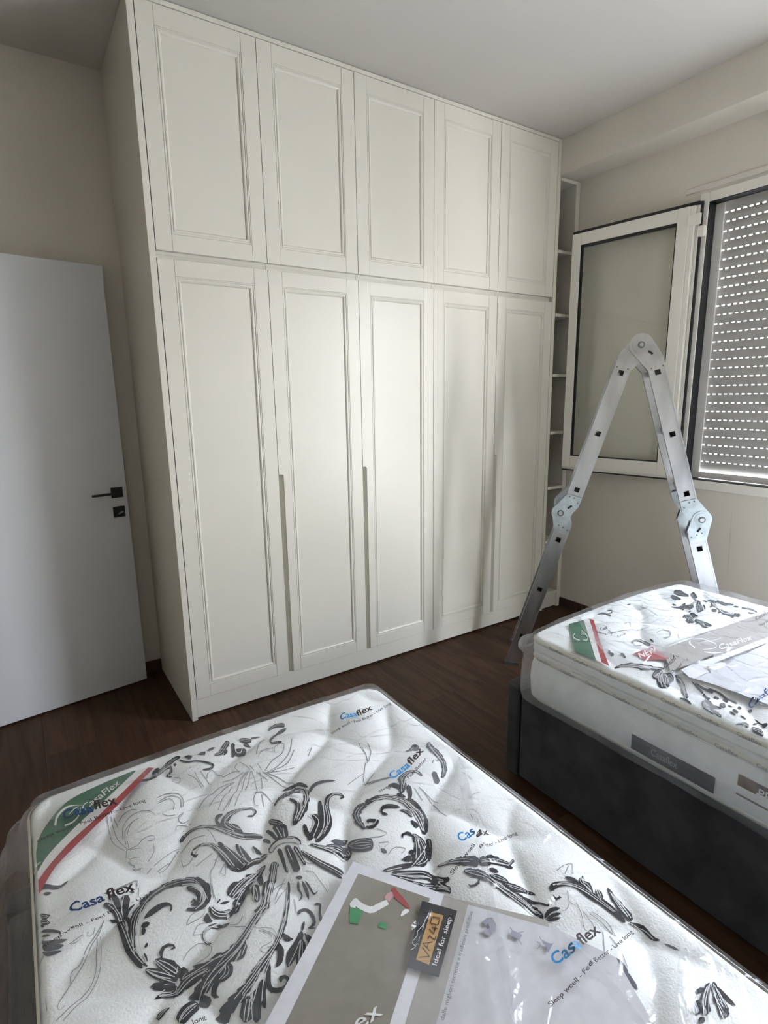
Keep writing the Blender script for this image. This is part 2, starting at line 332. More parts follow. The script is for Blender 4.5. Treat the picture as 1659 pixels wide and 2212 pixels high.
def make_door(i, z0, z1, notch):
    xa, xb = TH + i * DW + .0012, TH + (i + 1) * DW - .0012
    sw = 0.0625; rt = .063 if z1 < 2.5 else .070; rb = .055 if z1 < 2.5 else .063
    d = bmesh.new(); box(d, xa + .03, xb - .03, .012, .0205, z0 + .03, z1 - .03)
    d = bm_obj('door', d, M['cream'], wd)
    f = lambda u, v, dd: (xa + u, dd, v)
    for s in (0, 1):
        bm = bmesh.new()
        if s == 0: prism2(bm, stile_poly(sw - .0006, z0, z1, notch), stile_poly(sw - .0006, z0, z1, notch and notch + .001, .007, .004), f, 0.0, 0.0205)
        else: box(bm, xb - sw + .0006, xb, 0.0, .0205, z0, z1, .0008)
        bm_obj('stile', bm, M['cream'], d)
    B('rail', xa + sw, xb - sw, 0.0, .0205, z1 - rt, z1, M['cream'], d, .0008)
    B('rail', xa + sw, xb - sw, 0.0, .0205, z0, z0 + rb, M['cream'], d, .0008)
    bm = bmesh.new()
    pr = [(0, .004), (.001, .0003), (.0045, .0002), (.006, .0035), (.0085, .0035), (.0105, .0008), (.014, .0004), (.0175, .0022), (.0195, .0045), (.0215, .0085), (.0225, .011)]
    moulding_ring(bm, xa + sw, xb - sw, z0 + rb, z1 - rt, pr)
    bm_obj('moulding', bm, M['cream'], d)
    B('panel', xa + sw + .021, xb - sw - .021, .0075, .0125, z0 + rb + .021, z1 - rt - .021, M['cream'], d)
for i in range(5):
    make_door(i, ZUB, ZUT, None)
    make_door(i, ZLB, ZLT, 1.081 if i in (1, 2, 4) else None)

# ================================================================== OPEN SHELF UNIT
su = empty('shelf_unit', (2.395, 0.30, 0), 'narrow tall open cream shelf unit between wardrobe and window wall', 'shelf unit')
SX0, SX1, SZ = XW + .001, XR - .002, 2.650
B('side_panel', SX1 - .036, SX1, 0, dep, 0, SZ, M['cream'], su, .001)
B('side_panel', SX0, SX0 + .006, .004, dep, 0.0, SZ, M['cream_in'], su)
B('back_panel', SX0 + .006, SX1 - .036, dep - .012, dep - .004, .05, SZ - .02, M['cream_in'], su)
B('top', SX0 + .006, SX1 - .036, 0, dep - .012, SZ - .018, SZ, M['cream'], su, .001)
for z in (2.252, 1.892, 1.537, 1.183, 0.829, 0.471, 0.108):
    B('shelf', SX0 + .006, SX1 - .036, 0.001, dep - .013, z - .009, z + .009, M['cream'], su, .001)
B('plinth', SX0 + .006, SX1 - .036, .012, .028, .006, .098, M['cream'], su)

# ================================================================== ROOM DOOR (open against the back wall)
def P2(x, y): return Vector((x, y, 0))
pa, pb = P2(-0.091, 0.531), P2(-0.727, 0.4395)        # free edge -> towards hinge
dv = (pb - pa).normalized(); nv = Vector((dv.y, -dv.x, 0))
if nv.y > 0: nv = -nv                                   # towards the room
DM = Matrix(((dv.x, nv.x, 0, pa.x), (dv.y, nv.y, 0, pa.y), (0, 0, 1, 0), (0, 0, 0, 1)))   # (along, out, z)
def DB(name, a0, a1, o0, o1, z0, z1, m, parent, bev=0.0):
    bm = bmesh.new(); box(bm, a0, a1, o0, o1, z0, z1, bev, DM); return bm_obj(name, bm, m, parent)
dr = empty('door_1', (pa.x + dv.x * .4, pa.y + dv.y * .4, 0), 'plain white door leaf standing open beside the wardrobe', 'door', kind='structure')
leaf = DB('leaf', 0, 0.80, -0.040, 0, 0.008, 2.018, M['doorwhite'], dr, .0015)
DB('latch_plate', -0.0012, 0.0, -0.030, -0.012, 0.93, 1.03, M['black'], leaf)
DB('handle_rose', 0.020, 0.072, 0.0, 0.009, 0.971, 1.021, M['black'], dr, .001)
bm = bmesh.new(); box(bm, 0.036, 0.054, 0.009, 0.048, 0.991, 1.001, .001, DM); box(bm, 0.036, 0.166, 0.040, 0.050, 0.9905, 1.0015, .0012, DM); bm_obj('handle', bm, M['black'], dr)
DB('key_rose', 0.019, 0.071, 0.0, 0.009, 0.876, 0.927, M['black'], dr, .001)
bm = bmesh.new(); box(bm, -.012, .012, 0.009, 0.030, -.0012, .0012, 0, DM @ Matrix.Translation((0.043, 0, 0.899)) @ Matrix.Rotation(math.radians(25), 4, 'Y')); bm_obj('key', bm, M['steel'], dr)
# ================================================================== WINDOW
w1 = empty('window_1', (XR, -1.15, 0.92), 'white framed window with a lowered grey roller shutter and its sash swung open', 'window', kind='structure')
FY0, FY1 = -1.580, -0.730; FZ0, FZ1 = 0.918, 2.384; IY, IZ0, IZ1, IYR = -0.776, 0.966, 2.338, -1.534
bm = bmesh.new(); xa, xb = XR - .007, XR + .050
box(bm, xa, xb, IY, FY1, FZ0, FZ1, .003); box(bm, xa, xb, FY0, IYR, FZ0, FZ1, .003); box(bm, xa, xb, IYR, IY, IZ1, FZ1, .003); box(bm, xa, xb, IYR, IY, FZ0, IZ0, .003)
bm_obj('frame', bm, M['pvc'], w1)
bm = bmesh.new(); gx0, gx1 = XR - .004, XR + .056
box(bm, gx0, gx1, IY - .004, IY - .0002, IZ0, IZ1); box(bm, gx0, gx1, IYR + .0002, IYR + .004, IZ0, IZ1); box(bm, gx0, gx1, IYR, IY, IZ1 - .004, IZ1 - .0002); box(bm, gx0, gx1, IYR, IY, IZ0 + .0002, IZ0 + .004)
bm_obj('gasket', bm, M['gasket'], w1)
for ya, yb in ((-0.823, IY - .004), (IYR + .004, -1.487)):
    bm = bmesh.new(); box(bm, XR + .053, XR + .062, ya, yb, IZ0 + .004, IZ1 - .004, .001); box(bm, XR + .062, XR + .105, ya + (.022 if yb > -1 else 0), yb - (0 if yb > -1 else .022), IZ0 + .004, IZ1 - .004); bm_obj('shutter_guide', bm, M['guide'], w1)
bm = bmesh.new(); box(bm, XR + .052, XR + .064, -1.487, -.823, IZ0 + .006, 1.004, .001); box(bm, XR + .046, XR + .052, -.985, -.975, .985, .994, .001); bm_obj('bottom_rail', bm, M['guide'], w1)
SXC = XR + .082; PIT = 0.0441; Z0R = 2.292; SY0, SY1 = -1.497, -0.806
def slat(k, ztop, zbot):
    bm = bmesh.new(); h = ztop - zbot; prof = []
    n = 6
    for i in range(n + 1):
        t = i / n; prof.append((SXC - .002 - .0048 * math.sin(math.pi * t) ** .8, zbot + h * t))
    for i in range(n, -1, -1):
        t = i / n; prof.append((SXC + .003 - .003 * math.sin(math.pi * t), zbot + h * t))
    prism(bm, prof, lambda u, v, d: (u, d, v), SY0, SY1)
    if k >= 0:                                       # perforated link strip under this slat
        pit = .0283; hw = (.0150 if k < 11 else .0140); y = SY1 - .006 - (0.0115 if k % 2 else 0.0)
        zt = zbot + .0005; zb = zbot - GAP(k) - .0005
        while y - hw > SY0:
            y2 = y - pit
            b0 = y - hw - RND.uniform(-.001, .001)
            box(bm, SXC - .0012, SXC + .0012, max(y2, SY0), b0, zb, zt)
            y = y2
        box(bm, SXC - .0012, SXC + .0012, SY1 - .006 - (0.0115 if k % 2 else 0.0), SY1, zb, zt)
    return bm_obj('shutter_slat', bm, M['slat'], w1)
def GAP(k): return .0066 if k < 11 else .0048
slat(0, IZ1 + .03, Z0R + GAP(0) / 2)
for k in range(28):
    slat(k + 1, Z0R - PIT * k - GAP(k) / 2, Z0R - PIT * (k + 1) + GAP(k + 1) / 2)
slat(-1, Z0R - PIT * 28 - GAP(28) / 2, 1.010)
# outer sill so light creeps in under the shutter
B('sill', XR + .11, XR + .30, WY0, WY1, WZ0 - .02, WZ0 + .03, M['outer'], w1, .003)
# opened sash
def toward(p, f=.985): return CAM + (Vector(p) - CAM) * f
sA, sB = toward((2.392, -0.032, 0)), toward((2.486, -0.727, 0))
ev = Vector((sB.x - sA.x, sB.y - sA.y, 0)); SWD = ev.length; ev.normalize(); on_ = Vector((ev.y, -ev.x, 0))
if on_.x > 0: on_ = -on_
SM = Matrix(((ev.x, on_.x, 0, sA.x), (ev.y, on_.y, 0, sA.y), (0, 0, 1, 0), (0, 0, 0, 1)))
tz = lambda z: CAM.z + .985 * (z - CAM.z)
s0, s1 = tz(0.968), tz(2.343); g0, g1, gz0, gz1 = .056, .587, tz(1.042), tz(2.277)
def SB(bm, a0, a1, o0, o1, z0, z1, bev=0.0): box(bm, a0, a1, o0, o1, z0, z1, bev, SM)
bm = bmesh.new(); D0 = -.042
SB(bm, 0, g0, D0, 0, s0, s1, .002); SB(bm, g1, SWD - .045, D0, 0, s0, s1, .002); SB(bm, g0, g1, D0, 0, gz1, s1, .002); SB(bm, g0, g1, D0, 0, s0, gz0, .002)
SB(bm, SWD - .045, SWD - .022, D0, -.004, s0, s1, .002)
for q in range(3): SB(bm, SWD - .022 + q * .006, SWD - .0185 + q * .006, D0, -.014 - .003 * q, s0, s1)
SB(bm, SWD - .024, SWD - .004, D0, -.022, s0, s1)
SB(bm, 0.004, SWD - .02, -.036, -.006, s0 - .011, s0)
sash = bm_obj('sash', bm, M['pvc'], w1)
bm = bmesh.new()
SB(bm, -.001, SWD - .004, -.034, -.008, s1 + .0002, s1 + .016); SB(bm, 0.0, SWD - .02, -.034, -.008, s0 - .020, s0 - .0112); SB(bm, SWD - .004, SWD + .006, D0, -.022, s0, s1 + .016)
w_ = .005
SB(bm, g0, g0 + w_, -.018, -.001, gz0, gz1); SB(bm, g0 + w_ + .003, g0 + w_ + .006, -.018, -.006, gz0, gz1); SB(bm, g1 - w_, g1, -.018, -.003, gz0, gz1); SB(bm, g0, g1, -.018, -.001, gz1 - .014, gz1); SB(bm, g0, g1, -.018, -.001, gz0, gz0 + .006)
bm_obj('gasket', bm, M['gasket'], sash)
bm = bmesh.new(); SB(bm, g0, g1, -.026, -.018, gz0, gz1); bm_obj('pane', bm, M['glass'], sash)
for zc in (2.235, 1.14):
    bm = bmesh.new(); SB(bm, SWD - .050, SWD + .012, -.003, .007, zc, zc + .052, .002); bm_obj('hinge', bm, M['pvc'], sash)
    bm = bmesh.new(); box(bm, XR - .030, XR - .006, -.775, -.738, zc - .055, zc - .003, .005); box(bm, XR - .012, XR - .006, -.776, -.75, zc - .055, zc - .003, .001); bm_obj('hinge', bm, M['pvc'], w1)
# plaster strip over the window head
tr = B('trim_2', XR - .007, XR, -2.0, -0.650, 2.398, 2.425, M['wall'], bev=.003); tag(tr, 'thin raised plaster strip above the window', 'trim', kind='structure')

# ================================================================== LADDER
LP = Vector((1.575, -0.435, 0)); ph = math.radians(-52); ld = Vector((math.cos(ph), math.sin(ph), 0)); ln = Vector((-ld.y, ld.x, 0))
LW, FULL = 0.30, 1.04
def LT(s, t, z): return LP + ld * s + ln * t + Vector((0, 0, z))
lad = empty('folding_ladder', LT(FULL / 2, LW / 2, 0), 'aluminium folding ladder standing as an A-frame behind the bed', 'ladder')
SL = 0.2956; nrm = math.sqrt(1 + SL * SL)
def axis(z): return (-0.0046 + SL * z, z)
def rail(side, near, z0, z1, holes, tvar=None):
    """C-channel stile along the leg axis with square rung holes"""
    w, hh = .036, .0135; bm = bmesh.new()
    dz, dvx = 1 / nrm, SL / nrm                     # axis unit (s,z) = (dvx, dz)
    def T(u, v, t):
        s, z = axis(z0); s += dvx * u + dz * v; z += dz * u - dvx * v
        if z < 0: z = 0
        if side: s = FULL - s
        tt = t if near else LW - t
        return LT(s, tt, z)
    def bx(u0, u1, v0, v1, t0, t1):
        vs = [bm.verts.new(T(u, v, t)) for u in (u0, u1) for v in (v0, v1) for t in (t0, t1)]
        for f in ((0, 1, 3, 2), (4, 6, 7, 5), (0, 4, 5, 1), (2, 3, 7, 6), (0, 2, 6, 4), (1, 5, 7, 3)): bm.faces.new([vs[i] for i in f])
    Lr = (z1 - z0) * nrm; us = [(h - z0) * nrm for h in holes]
    bx(0, Lr, -w, -w + .0055, -.003, .024); bx(0, Lr, w - .0055, w, -.003, .024)
    bx(0, Lr, -w + .0055, -hh, 0.0, .0025); bx(0, Lr, hh, w - .0055, 0.0, .0025)
    e = [0]
    for u in us: e += [u - hh, u + hh]
    e.append(Lr)
    for i in range(0, len(e), 2): bx(e[i], e[i + 1], -hh, hh, 0.0, .0025)
    return bm_obj('rail', bm, M['alu'], lad)
RZ = (0.171, 0.439, 0.708, 0.965, 1.237, 1.514)
for side in (0, 1):
    for near in (1, 0):
        rail(side, near, 0.012, 0.795, RZ[:3]); rail(side, near, 0.905, 1.570, RZ[3:])
        bm = bmesh.new()                              # plastic foot cap
        for (u0, u1) in ((-.038, .038),):
            c0 = axis(0.0)[0] if not side else FULL - axis(0.0)[0]
            pts = [LT(c0 + a, (b if near else LW - b), z) for a in (u0, u1) for b in (-.003, .026) for z in (0.0, .016)]
            vs = [bm.verts.new(p) for p in pts]
            for f in ((0, 1, 3, 2), (4, 6, 7, 5), (0, 4, 5, 1), (2, 3, 7, 6), (0, 2, 6, 4), (1, 5, 7, 3)): bm.faces.new([vs[i] for i in f])
        bm_obj('foot_cap', bm, M['rivet'], lad)
    for h in RZ:
        bm = bmesh.new(); s, z = axis(h); dz, dvx = 1 / nrm, SL / nrm; a = .0134; b = .0116
        def C4(r): return [(dvx * u + dz * v, dz * u - dvx * v) for u, v in ((-r, -r), (r, -r), (r, r), (-r, r))]
        rings = []
        for r, t in ((a, -.0012), (a, LW + .0012), (b, LW + .0012), (b, -.0012)):
            rings.append([bm.verts.new(LT((s + o[0]) if not side else FULL - s - o[0], t, z + o[1])) for o in C4(r)])
        for i in range(4):
            A_, B_ = rings[i], rings[(i + 1) % 4]
            for j in range(4): bm.faces.new((A_[j], A_[(j + 1) % 4], B_[(j + 1) % 4], B_[j]))
        bm_obj('rung', bm, M['alu_rung'], lad)
def rect_on_axis(z0, z1, hw=.035):
    dz, dvx = 1 / nrm, SL / nrm; P = []
    for z, v in ((z0, -hw), (z0, hw), (z1, hw), (z1, -hw)):
        s, zz = axis(z); P.append((s + dz * v, zz - dvx * v))
    return P
def hinge(kind, side, near):
    mir = lambda P: [((FULL - a) if side else a, b) for a, b in P]
    fT = lambda u, v, t: LT(u, t if near else LW - t, v)
    bm = bmesh.new()
    if kind == 'mid':
        pv = (0.210, 0.848)
        up = hull2(circ(*pv, .043) + rect_on_axis(.890, .935)); lo = hull2(circ(*pv, .040) + rect_on_axis(.745, .800)[:])
        order = (lo, up) if not side else (up, lo)
        for i, P in enumerate(order):
            prism(bm, mir(P), fT, -.0040 - .0045 * (i + 1) + .0025, -.0040 - .0045 * i)
            prism(bm, mir(P), fT, .0245 + .0035 * i, .028 + .0035 * i)
        prism(bm, mir(circ(*pv, .034)), fT, -.002, .025)
        prism(bm, mir(circ(*pv, .024)), fT, -.0125, -.009)
        piv = mir([pv])[0]; rv = [axis(.925), (axis(.905)[0] + .024, .90), axis(.775), (axis(.765)[0] + .024, .762), (axis(.782)[0] - .022, .785), (axis(.93)[0] - .022, .932)]
        slot_shade_patch = [(axis(.888)[0] - .006, .880)]
        if side: slot_shade_patch = [(axis(.795)[0] - .012, .800)]
    else:
        pv = (FULL / 2, 1.635)
        L_ = hull2(circ(*pv, .050) + rect_on_axis(1.525, 1.575)); R_ = [(FULL - a, b) for a, b in L_]
        for i, P in enumerate((L_, R_)):
            prism(bm, P, fT, -.0040 - .0045 * (i + 1) + .0025, -.0040 - .0045 * i); prism(bm, P, fT, .0245 + .0035 * i, .028 + .0035 * i)
        prism(bm, circ(*pv, .042), fT, -.002, .025); prism(bm, circ(*pv, .036), fT, -.0115, -.009)
        piv = pv; q = axis(1.535); q2 = (FULL - q[0], q[1])
        rv = [(q[0] - .024, 1.542), (q[0] + .022, 1.530), (q2[0] - .022, 1.530), (q2[0] + .024, 1.542), (q2[0] + .03, 1.60)]; slot_shade_patch = [(FULL / 2 + .040, 1.600)]
    hg = bm_obj('hinge', bm, M['zinc'] if kind == 'mid' else M['alu_rung'], lad)
    bm = bmesh.new(); prism(bm, circ(*piv, .031 if kind == 'mid' else .036, 30), fT, -.0122, -.0104); bm_obj('disc', bm, M['zinc'] if kind == 'mid' else M['alu_rung'], hg)
    bm = bmesh.new(); n6 = 6 if kind != 'mid' else 14
    prism(bm, circ(*piv, .0095, n6), fT, -.0185, -.0115); bm_obj('bolt', bm, M['steel'], hg)
    bm = bmesh.new(); prism(bm, circ(*piv, .0155, 20), fT, -.0134, -.0120); bm_obj('recess_shade_ring', bm, M['rivet'], hg)  # dark ring painting the shade around the recessed bolt
    if near:
        for p in (mir(rv) if kind == 'mid' else rv):
            bm = bmesh.new(); prism(bm, circ(*p, .0034, 8), fT, -.0115, -.0088); bm_obj('rivet', bm, M['rivet'], hg)
        for p in (mir(slot_shade_patch) if kind == 'mid' else slot_shade_patch):
            bm = bmesh.new(); an = math.radians(-35 if kind != 'mid' else (60 if side else 40)); ca, sa = math.cos(an), math.sin(an)
            prism(bm, [(p[0] + ca * a - sa * b, p[1] + sa * a + ca * b) for a, b in ((-.012, -.0045), (.012, -.0045), (.012, .0045), (-.012, .0045))], fT, -.0113, -.0104)
            bm_obj('slot_shade_patch', bm, M['darkhole'], hg)  # dark plate on the surface paints the shade inside the slot
for near in (1, 0):
    hinge('mid', 0, near); hinge('mid', 1, near); hinge('top', 0, near)

# ================================================================== BEDS
def bed(name, x0, x1, yf, ztop, label):
    b = empty(name, ((x0 + x1) / 2, yf - 1.0, 0), label, 'bed', 'upholstered bed frames')
    yh = -3.155
    def pan(nm, xa, xb, ya, yb, z0, z1, bev):
        return B(nm, xa, xb, ya, yb, z0, z1, M['bedfab'], b, bev, smooth=False)
    pan('side_panel', x0, x0 + .055, yf - .066, yh, .022, ztop, .012)
    pan('side_panel', x1 - .055, x1, yf - .066, yh, .022, ztop, .012)
    pan('foot_panel', x0 - .006, x1 + .006, yf, yf - .064, .018, ztop + .008, .014)
    pan('headboard', x0 - .02, x1 + .02, yh - .001, yh - .085, .02, 1.05, .02)
    B('base_board', x0 + .056, x1 - .056, yf - .067, yh + .002, ztop - .06, ztop - .006, M['bedseam'], b)
    for xx in (x0 + .06, x1 - .10):
        for yy in (yf - .12, yh + .1): B('foot', xx, xx + .04, yy, yy + .04, 0, .03, M['bedseam'], b)
    bm = bmesh.new(); box(bm, x0 - .001, x0 + .03, yf - .0665, yf - .0635, .03, ztop + .002); bm_obj('piping', bm, M['bedseam'], b)
    return b
bed('bed_frame', 0.908, 1.860, -1.040, 0.378, 'charcoal upholstered bed frame under the window, far mattress on top')
bed('bed_frame', -0.655, 0.330, -1.040, 0.345, 'charcoal upholstered bed frame in the foreground, mostly hidden under the near mattress')

# ---- mattress height field
# mattress: (x0, W, yfar, L, ztop, dome, amp, phase)
MATS={1:(-.588,.890,-1.070,1.95,.572,.012,.026,0.0),
      2:(.872,.93,-1.165,1.90,.620,.030,.022,1.7)}
def hsmooth(m,x,y):
    x0,W,yf,L,zt,dome,amp,ph=MATS[m]
    a=min(1,abs((x-x0)/W*2-1)); b=min(1,abs((yf-y)/L*2-1))
    return zt+dome*(1-a*a)*(1-b**6*.35)
def quilt(m,x,y):
    x0,W,yf,L,zt,dome,amp,ph=MATS[m]
    lx=x-x0; ly=yf-y; u=lx+ly; v=ly-lx
    s1=math.sin(math.pi*(v-.14-.032*math.sin(2*math.pi*(u-.40+ph)/.47))/.31)
    s2=math.sin(math.pi*(u-.07-.032*math.sin(2*math.pi*(v+ph)/.62))/.235)
    return amp*(((s1*s1+.002)*(s2*s2+.002))**.20-.75)
def edged(m,x,y):
    x0,W,yf,L=MATS[m][:4]
    return min(x-x0,x0+W-x,yf-y,y-(yf-L))
def htop(m,x,y):
    d=edged(m,x,y); R=.016
    z=hsmooth(m,x,y)+quilt(m,x,y)*min(1,max(0,d/.08))
    if d<R:
        t=1-max(d,0)/R; z-=R*(1-math.sqrt(max(0,1-t*t)))
    return z
